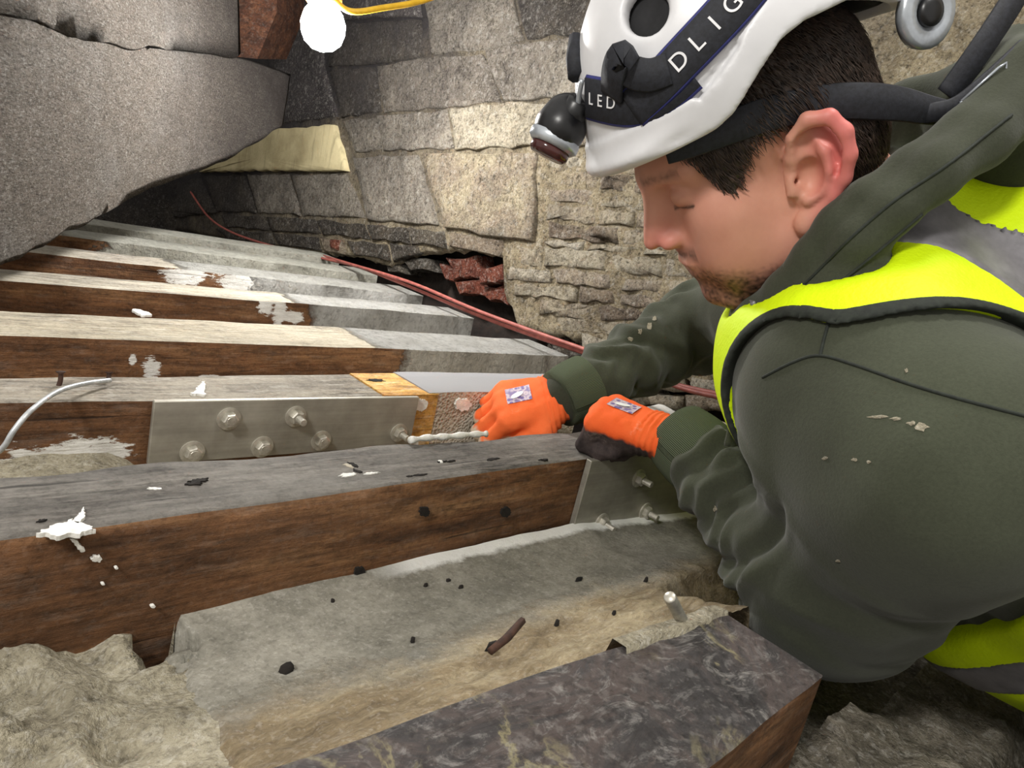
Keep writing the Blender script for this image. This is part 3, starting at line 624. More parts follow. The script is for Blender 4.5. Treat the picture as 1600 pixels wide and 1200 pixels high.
for i, (px, py, w, h) in enumerate([(448, 1043, .010, .006), (700, 908, .006, .003), (665, 915, .005, .003), (770, 1008, .012, .004), (870, 972, .005, .003), (720, 918, .006, .003), (645, 1000, .004, .003), (905, 905, .010, .003), (1010, 905, .005, .003), (960, 958, .004, .003), (520, 940, .004, .003)]):
    v0 = (on_y(px, py, .35)[1] - .205) / .247; c = None
    for q in np.linspace(.25, .9, 400):
        p_ = CAM + ray(px, py) * q
        if .21 < p_[1] < .45 and p_[2] < -.088 + .064 * (1 - (p_[1] - .205) / .247) ** 2.2 + .003: c = p_; break
    if c is None: continue
    V = []; r_ = random.Random(i); n = 9
    for rr, zz in ((1, -.004), (.7, .002)):
        for k in range(n): a = 2 * math.pi * k / n; q_ = rr * r_.uniform(.6, 1.2); V.append(c + [w * .6 * q_ * math.cos(a), h * .8 * q_ * math.sin(a), zz])
    V.append(c + [0, 0, .003]); Fc = []
    for k in range(n): Fc += [(k, (k + 1) % n, n + (k + 1) % n, n + k), (n + k, n + (k + 1) % n, 2 * n)]
    tag(mesh('slate_chip', V, Fc, M['gouge']), ['black slate chip near the pale sandy mortar', 'tiny dark chip at the top edge of the grey mortar', 'small dark crumb left of another at the mortar top edge', 'dark chip beside the lying cut nail', 'tiny black crumb above the cut nail', 'small black chip right of two others near the joist', 'tiny dark crumb in the middle of the grey mortar', 'long dark chip high on the mortar near the sleeve', 'small dark chip nearest the worker\'s forearm', 'tiny dark crumb left of the threaded rod', 'tiny dark crumb below the brown joist side'][i], 'chip', 'dark chips on the grey mortar')
# black nail lying on the mortar
c = np.array(on_z(795, 1012, -.035)); V, Fc = tube_data([c + [-.018, .0, .003], c + [0, .004, .005], c + [.022, .012, .008]], [.003, .0034, .003], 6)
tag(mesh('cut_nail', V, Fc, M['rust']), 'dark square cut nail lying on the grey mortar', 'nail')

# ------------------------------------------------------------------ mortar fills in the bays
def fill(name, x0, x1, y0, y1, zf, mat, label, nx=120, ny=40, cat='mortar'):
    V = []; Fc = []
    for x in np.linspace(x0, x1, nx):
        for j in range(ny):
            y = y0 + (y1 - y0) * j / (ny - 1); V.append((x, y, zf(x, y, j / (ny - 1))))
    for i in range(nx - 1):
        for j in range(ny - 1): a = i * ny + j; Fc.append((a, a + ny, a + ny + 1, a + 1))
    o = mesh(name, V, Fc, mat); tag(o, label, cat, None, 'stuff'); return o
def zbase(x, v): return -.088 + .064 * (1 - v) ** 2.2 + .006 * v ** 6
def hole(x, y, v):                                       # dark pocket left open beside the joist
    return max(0, 1 - ((x - .150 - .006 * fbm(y, x, 3, 60, 3) - .010 * fbm(y, 9, x, 25, 2)) / .021) ** 4) * max(0, min(1, (v - .82 + .12 * fbm(x, y, 6, 40, 3)) / .08))
def zs(x, y, v):
    rip = .008 * (abs(fbm(x, y * 1.3, 0, 28, 4)) - .3) * min(1, max(0, (.6 - v) * 4)) + .002 * fbm(x, y, 3, 14, 3)
    e = .152 + .012 * fbm(y, 0, 1, 30, 2)
    return zbase(x, v) + rip - .09 * hole(x, y, v) - .02 * max(0, min(1, (e - x) / .02)) - max(0, (x - .62)) * .08 - .13 * max(0, min(1, (x - .56) / .08)) * max(0, min(1, (.42 - v) / .3))
fill('resin_mortar_bed', .140, 1.06, .205, .452, zs, M['mortar_smooth'], 'smooth grey mortar sloping up to the dark joist with the bolted plate end', 190, 54)
def zl(x, y, v):
    ridge = abs(fbm(x * .8 + y * .5, y * .5 - x * .25, 2, 22, 4)); b = min(1, max(0, (.155 - x) / .09))
    z = -.070 + .020 * (1 - v) - .034 * ridge + .010 * fbm(x, y, 8, 14, 3) - .05 * max(0, v - .85)
    return (z * b + (zbase(x, v) - .004 + .004 * fbm(x, y, 8, 30, 3)) * (1 - b)) - .09 * hole(x, y, v)
fill('sandy_mortar_bed', -.9, .165, .205, .452, zl, M['mortar_sand'], 'lumpy pale sandy mortar filling the lower left corner between joists', 190, 60)
def zb2(x, y, v): return -.088 + .024 * max(0, min(1, (.20 - x) / .02)) + .004 * fbm(x, y, 4, 30, 3) + (.012 * v)
fill('grit_bed', -.9, 1.06, .53, .69, zb2, M['mortar_sand'], 'gritty beige fill lying in the gap below the bolted steel plate', 120, 14)
def zb3(x, y, v): return -.085 + .02 * abs(fbm(x, y, 2, 18, 3)) + .012 * fbm(x, y, 8, 5, 2) - .04 * max(0, .2 - x) - .11 * max(0, min(1, (.02 - y) / .07)) - .06 * max(0, min(1, (x - .62) / .08))
fill('rubble_bed', .05, 1.06, -.6, .118, zb3, M['mortar'], 'rough grey rubble and mortar under the worker at lower right', 110, 70)
for i, (y0, y1) in enumerate([(1.03, 1.2), (1.29, 1.46), (1.53, 1.71), (1.81, 1.94)]):
    fill('dust_bed', -.9, 1.1, y0, y1, lambda x, y, v: -.12 + .006 * fbm(x, y, 4, 20, 2), M['mortar'], ['dark dusty bed', 'dim grey bed', 'shadowed grit bed', 'farthest shadowed bed'][i] + ' between the far white-ended joists, number %s from the camera' % ['one', 'two', 'three', 'four'][i], 50, 6)
# ------------------------------------------------------------------ rafter, festoon lamp, cables
def box_px(name, front, t0, t1, mat, parent=None):
    V = [at(x, y, t0) for x, y in front] + [at(x, y, t0) + ray(800, 100) * (t1 - t0) for x, y in front]; n = len(front)
    Fc = [tuple(reversed(range(n))), tuple(range(n, 2 * n))] + [(i, (i + 1) % n, (i + 1) % n + n, i + n) for i in range(n)]
    o = mesh(name, V, Fc, mat, parent, False); return o
rf = box_px('rafter', [(335, -160), (440, -160), (432, 20), (402, 92), (362, 88), (352, 30)], 1.86, 2.1, M['brown_beam'])
tag(rf, 'reddish brown rafter stub beside the bright bulb', 'rafter')
m = N('bulb_glass_lit'); m.b.inputs['Emission Color'].default_value = (1, .98, .95, 1); m.b.inputs['Emission Strength'].default_value = BULB_GLOW; M['bulb'] = m.out((1, 1, 1), .4)
M['orange_plastic'] = simple('orange_plastic', S(206, 84, 30), S(226, 110, 44), 40, .45, .1, .0005)
M['yellow_cable'] = simple('yellow_cable_sheath', S(206, 158, 24), S(236, 190, 48), 60, .45, .2, .0005)
def lathe(name, prof, axis_o, axis_d, mat, parent, seg=24):
    u, v, w = frame_of(axis_d); V = []; Fc = []
    for r, h in prof:
        for j in range(seg): a = 2 * math.pi * j / seg; V.append(np.array(axis_o) + w * h + r * (math.cos(a) * u + math.sin(a) * v))
    for i in range(len(prof) - 1):
        for j in range(seg): a = i * seg + j; b = i * seg + (j + 1) % seg; Fc.append((a, b, b + seg, a + seg))
    Fc.append(tuple(reversed(range(seg)))); Fc.append(tuple(range((len(prof) - 1) * seg, len(prof) * seg)))
    return mesh(name, V, Fc, mat, parent)
def festoon(loc, label, cable_pts):
    e = empty('hanging_bulb_light', loc + [0, 0, .05], label, 'lamp', 'string of site lamps')
    up = np.array([-.12, .05, 1.0])
    b = lathe('bulb', [(.004, -.046), (.02, -.042), (.034, -.03), (.041, -.012), (.042, .004), (.036, .022), (.027, .034), (.024, .04)], loc, up, M['bulb'], e)
    b.visible_shadow = True
    lathe('lamp_holder', [(.030, .036), (.034, .04), (.034, .058), (.029, .066), (.029, .095), (.02, .1)], loc, up, M['orange_plastic'], e)
    ring = [loc + np.array([-.045 + .012 * math.cos(a), .0, .056 + .012 * math.sin(a)]) for a in np.linspace(0, 2 * math.pi, 15)]
    tube('hook_ring', ring, .0035, M['orange_plastic'], e)
    tube('cable', spline(cable_pts, 30), .0055, M['yellow_cable'], e)
    return e
festoon(BULB, 'glowing festoon bulb in orange holder hanging before the stone wall', [BULB + [.0, 0, .06], at(545, 17, 1.26), at(600, 12, 1.3), at(670, -2, 1.36), at(760, -40, 1.42)])
def red_cable(pts, label):
    V, Fc = tube_data(spline(pts, 80), .0042, 8); tag(mesh('electric_cable', V, Fc, M['cable_red']), label, 'cable', 'red cables along the wall foot')
cb = [(298, 300, 1.05), (325, 338, 1.05), (360, 362, 1.04), (420, 383, 1.03), (505, 404, 1.02), (560, 417, 1.01)]
red_cable([on_x(x, y, X) for x, y, X in cb] + [on_x(x, y, X) for x, y, X in [(640, 448, 1.0), (740, 490, 1.0), (820, 520, 1.0), (905, 549, 1.0), (980, 576, 1.0), (1060, 602, 1.0), (1150, 622, 1.0), (1240, 650, 1.0)]], 'upper red cable running the whole length of the joist ends')
red_cable([on_x(x, y, X) for x, y, X in [(505, 400, 1.05), (545, 412, 1.0), (640, 441, .99), (740, 483, .99), (820, 513, .99), (905, 543, .99), (980, 569, .99), (1060, 605, .99), (1150, 627, .99), (1240, 656, .99)]], 'second red cable, starting halfway along the wall foot')

# small things between the worker's chest and the wall
blk = [on_y(x, y, .615) for x, y in [(1030, 660), (1175, 645), (1175, 690), (1050, 704)]]
V = [p for p in blk] + [p + np.array([0, .05, .0]) for p in blk]; zf_ = -.09
for i in (2, 3, 6, 7): V[i] = np.array([V[i][0], V[i][1], zf_])
o = mesh('packing_block', V, [(0, 3, 2, 1), (4, 5, 6, 7), (0, 1, 5, 4), (1, 2, 6, 5), (2, 3, 7, 6), (3, 0, 4, 7)], M['end_pale'], None, False)
bm = bmesh.new(); bm.from_mesh(o.data); bmesh.ops.bevel(bm, geom=list(bm.edges), offset=.002, segments=2, affect='EDGES'); bm.to_mesh(o.data); bm.free()
tag(o, 'pale tan packing block beside the worker\'s chest, white sheet on top', 'block')
c0, c1 = blk[0], blk[1]; V = []; Fc = []; n1_, n2_ = 20, 8
for i in range(n1_):
    for j in range(n2_):
        f_ = i / (n1_ - 1); g_ = j / (n2_ - 1); p = c0 + (c1 - c0) * (.04 + .96 * f_) + np.array([0, .004 + .05 * g_, .003])
        V.append(p + np.array([0, 0, .003 + .016 * math.sin(min(1, f_ * 1.4) * math.pi * .55) * math.sin(g_ * 2.2) + .002 * fbm(p[0], p[1], 0, 30)]))
for i in range(n1_ - 1):
    for j in range(n2_ - 1): a = i * n2_ + j; Fc.append((a, a + n2_, a + n2_ + 1, a + 1))
o = mesh('mesh_sheet', V, Fc, M['resin_white']); sm = o.modifiers.new('thickness', 'SOLIDIFY'); sm.thickness = .002; tag(o, 'curled white sheet lying on the tan packing block', 'sheet')
bk_ = [on_y(x, y, .70) for x, y in [(992, 622), (1040, 606), (1066, 640), (1036, 660), (1000, 652)]]
V = bk_ + [p + np.array([.015, .06, .0]) for p in bk_]; V = [np.array(p) for p in V]
for i in (3, 4, 8, 9): V[i][2] = -.09
o = mesh('loose_brick', V, [(4, 3, 2, 1, 0), (5, 6, 7, 8, 9)] + [(i, (i + 1) % 5, (i + 1) % 5 + 5, i + 5) for i in range(5)], M['brick_pale'], None, False)
tag(o, 'loose tan brick behind the orange cuff near the wall', 'brick')
# ------------------------------------------------------------------ implicit-surface modelling (distance fields -> mesh)
def cap(P, a, b, ra, rb=None):
    rb = ra if rb is None else rb; a = np.asarray(a, np.float32); b = np.asarray(b, np.float32); d = b - a
    h = np.clip(((P - a) @ d) / (d @ d), 0, 1); q = P - a - h[:, None] * d
    return np.sqrt((q * q).sum(1)) - (ra + (rb - ra) * h)
def chain(P, pts, rs, k=.01):
    o = None
    for i in range(len(pts) - 1):
        c = cap(P, pts[i], pts[i + 1], rs[i], rs[i + 1]); o = c if o is None else smin(o, c, k)
    return o
def ell(P, c, r, B=None):
    q = P - np.asarray(c, np.float32)
    if B is not None: q = q @ np.asarray(B, np.float32)
    r = np.asarray(r, np.float32); k0 = np.sqrt(((q / r) ** 2).sum(1)); k1 = np.sqrt(((q / (r * r)) ** 2).sum(1)) + 1e-9
    return k0 * (k0 - 1) / k1
def smin(a, b, k):
    h = np.clip(.5 + .5 * (b - a) / k, 0, 1); return b + (a - b) * h - k * h * (1 - h)
def smax(a, b, k): return -smin(-a, -b, k)
def ecap(P, a, b, hx, rh, rn, rh2=None, rn2=None):
    """capsule of elliptical section, wide along hx"""
    a = np.asarray(a, float); b = np.asarray(b, float); d = b - a; L = np.linalg.norm(d); w = d / L
    hx = np.asarray(hx, float); hx = hx - w * (hx @ w); hx /= np.linalg.norm(hx); nx = np.cross(w, hx)
    q = (P - a.astype(np.float32)); s = q @ w.astype(np.float32); t = np.clip(s / L, 0, 1)
    rh_ = rh + ((rh2 or rh) - rh) * t; rn_ = rn + ((rn2 or rn) - rn) * t; e = s - t * L
    u = q @ hx.astype(np.float32); v = q @ nx.astype(np.float32)
    k = np.sqrt((u / rh_) ** 2 + (v / rn_) ** 2 + (e / rn_) ** 2); k1 = np.sqrt((u / rh_ ** 2) ** 2 + (v / rn_ ** 2) ** 2 + (e / rn_ ** 2) ** 2) + 1e-9
    return k * (k - 1) / k1
def surf(fn, lo, hi, res):
    """surface-nets mesh of fn < 0 inside the box"""
    lo = np.asarray(lo, float); hi = np.asarray(hi, float); B = 4
    n = (np.ceil((hi - lo) / res / B).astype(int)) * B + 1
    ax = [lo[i] + res * np.arange(n[i]) for i in range(3)]
    ca = [a[::B] for a in ax]; G = np.stack(np.meshgrid(*ca, indexing='ij'), -1).reshape(-1, 3).astype(np.float32)
    Dc = fn(G).reshape([len(a) for a in ca])
    D = np.repeat(np.repeat(np.repeat(Dc, B, 0), B, 1), B, 2)[:n[0], :n[1], :n[2]].astype(np.float32)
    near = np.abs(D) < res * B * 3.2
    I = np.argwhere(near); P = (lo + I * res).astype(np.float32); vals = np.empty(len(P), np.float32)
    for s in range(0, len(P), 400000): vals[s:s + 400000] = fn(P[s:s + 400000])
    D[near] = vals; ins = D < 0
    cnt = np.zeros(np.array(D.shape) - 1, np.int8)
    for dx in (0, 1):
        for dy in (0, 1):
            for dz in (0, 1): cnt += ins[dx:n[0] - 1 + dx, dy:n[1] - 1 + dy, dz:n[2] - 1 + dz]
    act = (cnt > 0) & (cnt < 8); A = np.argwhere(act); idx = -np.ones(act.shape, np.int64); idx[act] = np.arange(len(A))
    acc = np.zeros((len(A), 3)); num = np.zeros(len(A))
    for axs in range(3):
        o1, o2 = [i for i in range(3) if i != axs]
        for p in (0, 1):
            for q in (0, 1):
                off = np.zeros(3, int); off[o1] = p; off[o2] = q; a = A + off; b = a.copy(); b[:, axs] += 1
                da = D[tuple(a.T)]; db = D[tuple(b.T)]; m_ = (da < 0) != (db < 0); t = np.where(m_, da / np.where(m_, da - db, 1), 0)
                pos = a.astype(float); pos[:, axs] += t; acc += pos * m_[:, None]; num += m_
    V = lo + acc / num[:, None] * res; F = []
    for axs in range(3):
        o1, o2 = (axs + 1) % 3, (axs + 2) % 3
        sl = [slice(0, s - 1) for s in n]; sl2 = list(sl); sl2[axs] = slice(1, n[axs]); sl[axs] = slice(0, n[axs] - 1)
        a_ = ins[tuple(sl)]; b_ = ins[tuple(sl2)]; E_ = np.argwhere(a_ != b_); E_ = E_[(E_[:, o1] > 0) & (E_[:, o2] > 0)]
        c = []
        for (p, q) in ((0, 0), (1, 0), (1, 1), (0, 1)):
            z = E_.copy(); z[:, o1] -= p; z[:, o2] -= q; c.append(idx[tuple(z.T)])
        f = np.stack(c, 1); fl = a_[tuple(E_.T)]; f[~fl] = f[~fl][:, ::-1]; F.append(f)
    F = np.concatenate(F); return V, F
def vnormals(V, F):
    a = np.cross(V[F[:, 2]] - V[F[:, 0]], V[F[:, 3]] - V[F[:, 1]]); n = np.zeros_like(V)
    for k in range(4): np.add.at(n, F[:, k], a)
    return n / (np.linalg.norm(n, axis=1, keepdims=True) + 1e-12)
def relax(V, F, it=2, k=.5):
    for _ in range(it):
        s = np.zeros_like(V); c = np.zeros(len(V))
        for i in range(4):
            np.add.at(s, F[:, i], V[F[:, (i + 1) % 4]] + V[F[:, (i + 3) % 4]]); np.add.at(c, F[:, i], 2)
        V = V + k * (s / c[:, None] - V)
    return V
def sdf_obj(name, V, F, mat, parent=None):
    me = bpy.data.meshes.new(name); me.vertices.add(len(V)); me.vertices.foreach_set('co', np.asarray(V, np.float32).ravel())
    me.loops.add(4 * len(F)); me.loops.foreach_set('vertex_index', np.asarray(F, np.int32).ravel()); me.polygons.add(len(F))
    me.polygons.foreach_set('loop_start', np.arange(0, 4 * len(F), 4, dtype=np.int32)); me.update(calc_edges=True); me.validate()
    for m_ in (mat if isinstance(mat, list) else [mat]): me.materials.append(m_)
    me.shade_smooth(); return link(bpy.data.objects.new(name, me), parent)

# ------------------------------------------------------------------ the worker
HB = np.array([[-0.5632437, -0.62013283, -0.54606941], [0.52258103, -0.7792567, 0.34593072], [-0.64005125, -0.09052222, 0.76298108]])
HC = np.array([.60456, .34252, .35118])          # head frame: x face, y his left, z crown
def on_head(px, py, y): o, d = HB.T @ (CAM - HC), HB.T @ ray(px, py); return o + d * (y - o[1]) / d[1]
def hp(px, py, y): return hw(on_head(px, py, y))
def hw(p): return HC + HB @ np.asarray(p, float)
def hws(V): return HC + np.asarray(V) @ HB.T
def head_ray(px, py): return HB.T @ (CAM - HC), HB.T @ ray(px, py)
SL = at(1480, 728, .50); EL = at(1303, 905, .63); WL = on_z(1080, 700, .046)
SR = np.array([.82, .35, .23]); ER = at(1112, 502, 1.03); WR = at(893, 614, .93)
MID = (SL + SR) / 2; PEL = MID + np.array([.21, -.34, -.15]); HX = SR - SL
SPN = (PEL - MID) / np.linalg.norm(PEL - MID); HXu = HX - SPN * (HX @ SPN); HXu /= np.linalg.norm(HXu); BKN = np.cross(SPN, HXu)   # back normal
if BKN[2] < 0: BKN = -BKN

m = N('worker_skin'); a = m.noise(14, 6, .6); b = m.noise(160, 4, .6)
c = m.ramp(a, [(.3, S(190, 132, 112)), (.7, S(212, 156, 134))]); s = m.sep()
m.b.inputs['Subsurface Weight'].default_value = .15; m.b.inputs['Subsurface Radius'].default_value = (.01, .004, .002)
att = m.n('ShaderNodeAttribute'); att.attribute_name = 'tint'; tn = m.n('ShaderNodeSeparateColor'); m.l(att.outputs['Color'], tn.inputs[0])
c = m.mix(m.math('MULTIPLY', tn.outputs[0], .75), c, S(206, 104, 104)); c = m.mix(tn.outputs[1], c, S(52, 38, 32))
M['skin'] = m.out(c, .5, 0, m.bump(b, .15, .0008), .35)
m = N('dark_brown_hair'); st = m.noise(3, 4, .6, m.coord((60, 60, 60))); c = m.ramp(st, [(.3, S(30, 24, 21)), (.7, S(84, 68, 58))]); M['hair'] = m.out(c, .38, 0, m.bump(st, .5, .002), .5)
m = N('olive_green_fleece'); a = m.noise(4, 5, .6); b = m.noise(420, 3, .7); d_ = m.noise(24, 6, .7)
c = m.ramp(a, [(.3, S(52, 54, 44)), (.7, S(71, 75, 61))]); c = m.mix(.25, c, m.ramp(b, [(.3, (.25, .25, .25)), (.7, (.7, .7, .7))]), 'OVERLAY')
c = m.mix(m.ramp(d_, [(.70, (0, 0, 0)), (.78, (.5, .5, .5))]), c, S(150, 150, 136)); m.b.inputs['Sheen Weight'].default_value = .15
M['fleece'] = m.out(c, .95, 0, m.bump(b, .35, .001), .1)
m = N('ribbed_olive_cuff'); w = m.n('ShaderNodeTexWave'); w.inputs['Scale'].default_value = 1.0; w.bands_direction = 'X'
uv = m.n('ShaderNodeUVMap'); mp = m.n('ShaderNodeMapping'); mp.inputs['Scale'].default_value = (46, 1, 1); m.l(uv.outputs[0], mp.inputs[0]); m.l(mp.outputs[0], w.inputs['Vector'])
c = m.mix(w.outputs['Fac'], S(62, 69, 54), S(104, 112, 90)); M['cuff'] = m.out(c, .95, 0, m.bump(w.outputs['Fac'], .8, .002), .1)
m = N('fluorescent_yellow_polyester'); a = m.noise(300, 3, .6); b = m.noise(5, 4, .6); c = m.ramp(b, [(.3, S(196, 226, 0)), (.7, S(222, 250, 10))]); M['hivis'] = m.out(c, .6, 0, m.bump(m.math('ADD', a, m.math('MULTIPLY', m.noise(16, 4, .6), 3.0)), .35, .002), .3)
M['reflect'] = simple('silver_reflective_tape', S(110, 108, 112), S(142, 140, 144), 40, .45, .2, .001, .3)
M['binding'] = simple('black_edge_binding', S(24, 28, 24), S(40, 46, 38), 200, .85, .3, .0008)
M['trouser'] = simple('dark_grey_work_trousers', S(40, 42, 46), S(58, 60, 64), 60, .9, .4, .001)
M['helmet'] = simple('white_helmet_plastic', S(206, 206, 208), S(228, 228, 230), 9, .38, .05, .001)
M['helmet_in'] = simple('black_helmet_foam', S(20, 20, 22), S(34, 34, 36), 80, .9, .3, .001)
M['black_web'] = simple('black_webbing', S(18, 19, 24), S(36, 38, 46), 260, .75, .4, .0008)
M['blue_edge'] = simple('navy_strap_edge', S(30, 34, 92), S(48, 52, 120), 120, .7, .2, .0006)
M['black_plastic'] = simple('black_plastic', S(16, 16, 18), S(30, 30, 32), 60, .35, .1, .0005)
M['silver'] = simple('grey_chrome_plastic', S(150, 156, 164), S(200, 206, 212), 30, .25, .05, .0005, .5)
M['white_print'] = simple('white_print', S(220, 220, 222), S(240, 240, 242), 90, .6, 0)
M['lens'] = simple('lamp_lens', S(60, 30, 30), S(90, 50, 46), 40, .15, 0)
m = N('orange_knit_glove'); a = m.noise(6, 5, .6); b = m.noise(500, 3, .6); d_ = m.noise(34, 6, .7)
c = m.ramp(a, [(.3, S(232, 92, 40)), (.7, S(246, 122, 66))]); c = m.mix(m.ramp(d_, [(.62, (0, 0, 0)), (.76, (.5, .5, .5))]), c, S(236, 180, 150))
att = m.n('ShaderNodeAttribute'); att.attribute_name = 'tint'; tn = m.n('ShaderNodeSeparateColor'); m.l(att.outputs['Color'], tn.inputs[0])
c = m.mix(tn.outputs[1], c, m.ramp(m.noise(30, 6, .7), [(.35, S(38, 32, 32)), (.6, S(74, 64, 62)), (.75, S(140, 126, 118))])); c = m.mix(tn.outputs[2], c, S(206, 190, 168))
M['glove'] = m.out(c, .8, 0, m.bump(b, .4, .001), .2)
m = N('printed_glove_patch'); v = m.vor(130); c = m.ramp(v, [(.3, S(112, 96, 150)), (.5, S(206, 190, 196)), (.8, S(128, 112, 156))]); M['patch'] = m.out(c, .6)

# ---- head and neck
EC = np.array([.008, .070, -.007]); EU = np.array([-.20, .10, .97]); EU /= np.linalg.norm(EU); EN = np.array([.10, .86, -.10]); EN = np.array([.42, .90, .0]); EN -= EU * (EN @ EU); EN /= np.linalg.norm(EN); EBk = np.cross(EN, EU); EBk = -EBk if EBk[0] > 0 else EBk
def ear_pt(b, u, n, s=1.28, side=1):
    p = EC + s * (EBk * b + EU * u + EN * n); return p * [1, side, 1]
def f_ear(P, side):
    E_ = lambda b, u, n: ear_pt(b, u, n, 1.28, side)
    B_ = np.stack([EBk, EU, EN], 1) * np.array([[1], [side], [1]])
    d = ell(P, E_(.014, .004, .001), np.array([.0185, .029, .0055]) * 1.28, B_)
    rim = chain(P, [E_(.004, .0, .001), E_(.001, .012, .004), E_(.003, .025, .007), E_(.012, .035, .009), E_(.024, .034, .010), E_(.032, .024, .011), E_(.034, .010, .011), E_(.031, -.004, .009), E_(.025, -.015, .007), E_(.016, -.025, .005), E_(.008, -.033, .004)],
                np.array([.003, .0036, .0042, .0048, .0052, .0052, .0050, .0046, .0044, .005, .0068]) * 1.28, .003)
    d = smin(d, rim, .004)
    anti = chain(P, [E_(.013, .022, .006), E_(.021, .014, .008), E_(.023, .002, .008), E_(.019, -.010, .006), E_(.010, -.016, .005)], np.array([.003, .0036, .004, .0042, .0046]) * 1.28, .003); d = smin(d, anti, .003)
    d = smax(d, -ell(P, E_(.011, .0, .009), np.array([.0085, .0125, .011]) * 1.28, B_), .003)
    d = smax(d, -ell(P, E_(.010, .020, .010), np.array([.0065, .008, .006]) * 1.28, B_), .004)
    d = smax(d, -chain(P, [E_(.022, .028, .011), E_(.029, .016, .011), E_(.027, .0, .010)], np.array([.002, .0026, .002]) * 1.28, .002), .003)
    d = smin(d, cap(P, E_(.0005, -.002, .003), E_(.0, -.010, .004), .0048, .0045), .004)      # tragus
    d = smin(d, ell(P, E_(.009, -.031, .003), np.array([.009, .009, .006]) * 1.28, B_), .006)   # lobe
    d = smax(d, -cap(P, E_(.005, -.003, .006), E_(.0, -.003, -.004), .0030, .002), .002)         # canal
    return d
def f_skull(P):
    d = ell(P, (-.002, 0, .048), (.098, .076, .086))
    d = smin(d, ell(P, (.046, 0, .046), (.062, .060, .056)), .02)
    return smin(d, ell(P, (.042, 0, -.028), (.054, .054, .072)), .025)
def f_head(P):
    d = f_skull(P)
    for s in (1, -1):
        d = smin(d, cap(P, (-.002, .052 * s, -.038), (.012, .049 * s, -.070), .019, .016), .03)
        d = smin(d, cap(P, (.012, .049 * s, -.070), (.070, .018 * s, -.100), .016, .014), .022)
        d = smin(d, ell(P, (.060, .043 * s, -.014), (.026, .020, .022)), .024)
        d = smin(d, ell(P, (.056, .036 * s, -.052), (.034, .024, .036)), .024)
        d = smin(d, cap(P, (.099, .008 * s, .034), (.078, .046 * s, .033), .0105, .009), .014)
        d = smax(d, -ell(P, (.106, .033 * s, .014), (.018, .015, .011)), .014)
        d = smin(d, ell(P, (.0835, .032 * s, .013), (.0135, .015, .0125)), .004)
    d = smin(d, cap(P, (.082, 0, -.092), (.070, 0, -.096), .013, .015), .02)
    d = smin(d, ell(P, (.078, 0, -.052), (.022, .026, .028)), .018)
    d = smin(d, ell(P, (.092, 0, -.006), (.022, .014, .034)), .012)
    d = smin(d, cap(P, (.096, 0, .030), (.116, 0, -.012), .0105, .0105), .010)
    d = smin(d, cap(P, (.112, 0, -.017), (.1225, 0, -.0205), .0095, .0072), .006)
    for s in (1, -1): d = smin(d, ell(P, (.107, .0125 * s, -.0255), (.011, .0072, .0075)), .007)
    d = smin(d, cap(P, (.0975, -.014, -.053), (.0975, .014, -.053), .0050), .006); d = smin(d, cap(P, (.092, -.013, -.064), (.092, .013, -.064), .0056), .006)
    d = smax(d, -cap(P, (.106, -.018, -.0585), (.106, .018, -.0585), .0032), .004)
    d = smin(d, cap(P, (-.03, 0, -.02), (-.085, 0, -.15), .056, .062), .03)
    for s in (1, -1): d = smin(d, f_ear(P, s), .0035)
    return d
V, Fq = surf(f_head, (-.17, -.115, -.19), (.14, .125, .14), .0022)
V = relax(V, Fq, 1, .4); rel = V.copy()
# skin tints: red ear rim, stubble along jaw and lip
eb = (V - EC) @ EBk / 1.28; eu = (V - EC) @ EU / 1.28; en = (V - EC) @ EN / 1.28
red_ = np.clip((V[:, 1] - .072) / .012, 0, 1) * np.clip((eb - .006) / .02, 0, 1) * .95 * (np.abs(eu) < .05)
red_ = np.maximum(red_, .5 * np.exp(-((V[:, 0] - .118) / .018) ** 2 - ((V[:, 2] + .02) / .02) ** 2))
jit = np.array([nz(p[0], p[1], p[2], 300) for p in V])
bd = np.clip((-.072 - V[:, 2] + .35 * np.clip(V[:, 0] - .05, 0, 1) * 1.2 + .004 * jit) / .016, 0, 1) * np.clip((V[:, 0] - .0) / .04, 0, 1)
mo = np.clip(1 - np.abs(V[:, 2] + .043 - .0) / .010, 0, 1) * (V[:, 0] > .08) * (np.abs(V[:, 1]) < .03)
ey_ = np.zeros(len(V))
for s in (1, -1): ey_ = np.maximum(ey_, np.exp(-((V[:, 2] - .0045 + .12 * np.abs(np.abs(V[:, 1]) - .03)) / .0016) ** 2) * (np.abs(V[:, 1] - .033 * s) < .014) * (V[:, 0] > .08)); ey_ = np.maximum(ey_, .75 * np.exp(-((V[:, 2] - .036) / .0045) ** 2) * (np.abs(V[:, 1] - .03 * s) < .022) * (V[:, 0] > .07) * (.6 + .4 * jit))
mo2 = np.clip(1 - np.abs(V[:, 2] + .085) / .014, 0, 1) * (V[:, 0] > .078) * .6
dark_ = np.clip(np.maximum.reduce([bd * (.72 + .5 * jit), mo * (.7 + .4 * jit), ey_, mo2]), 0, 1)
dark_ = np.where(V[:, 1] > .071, 0, dark_)
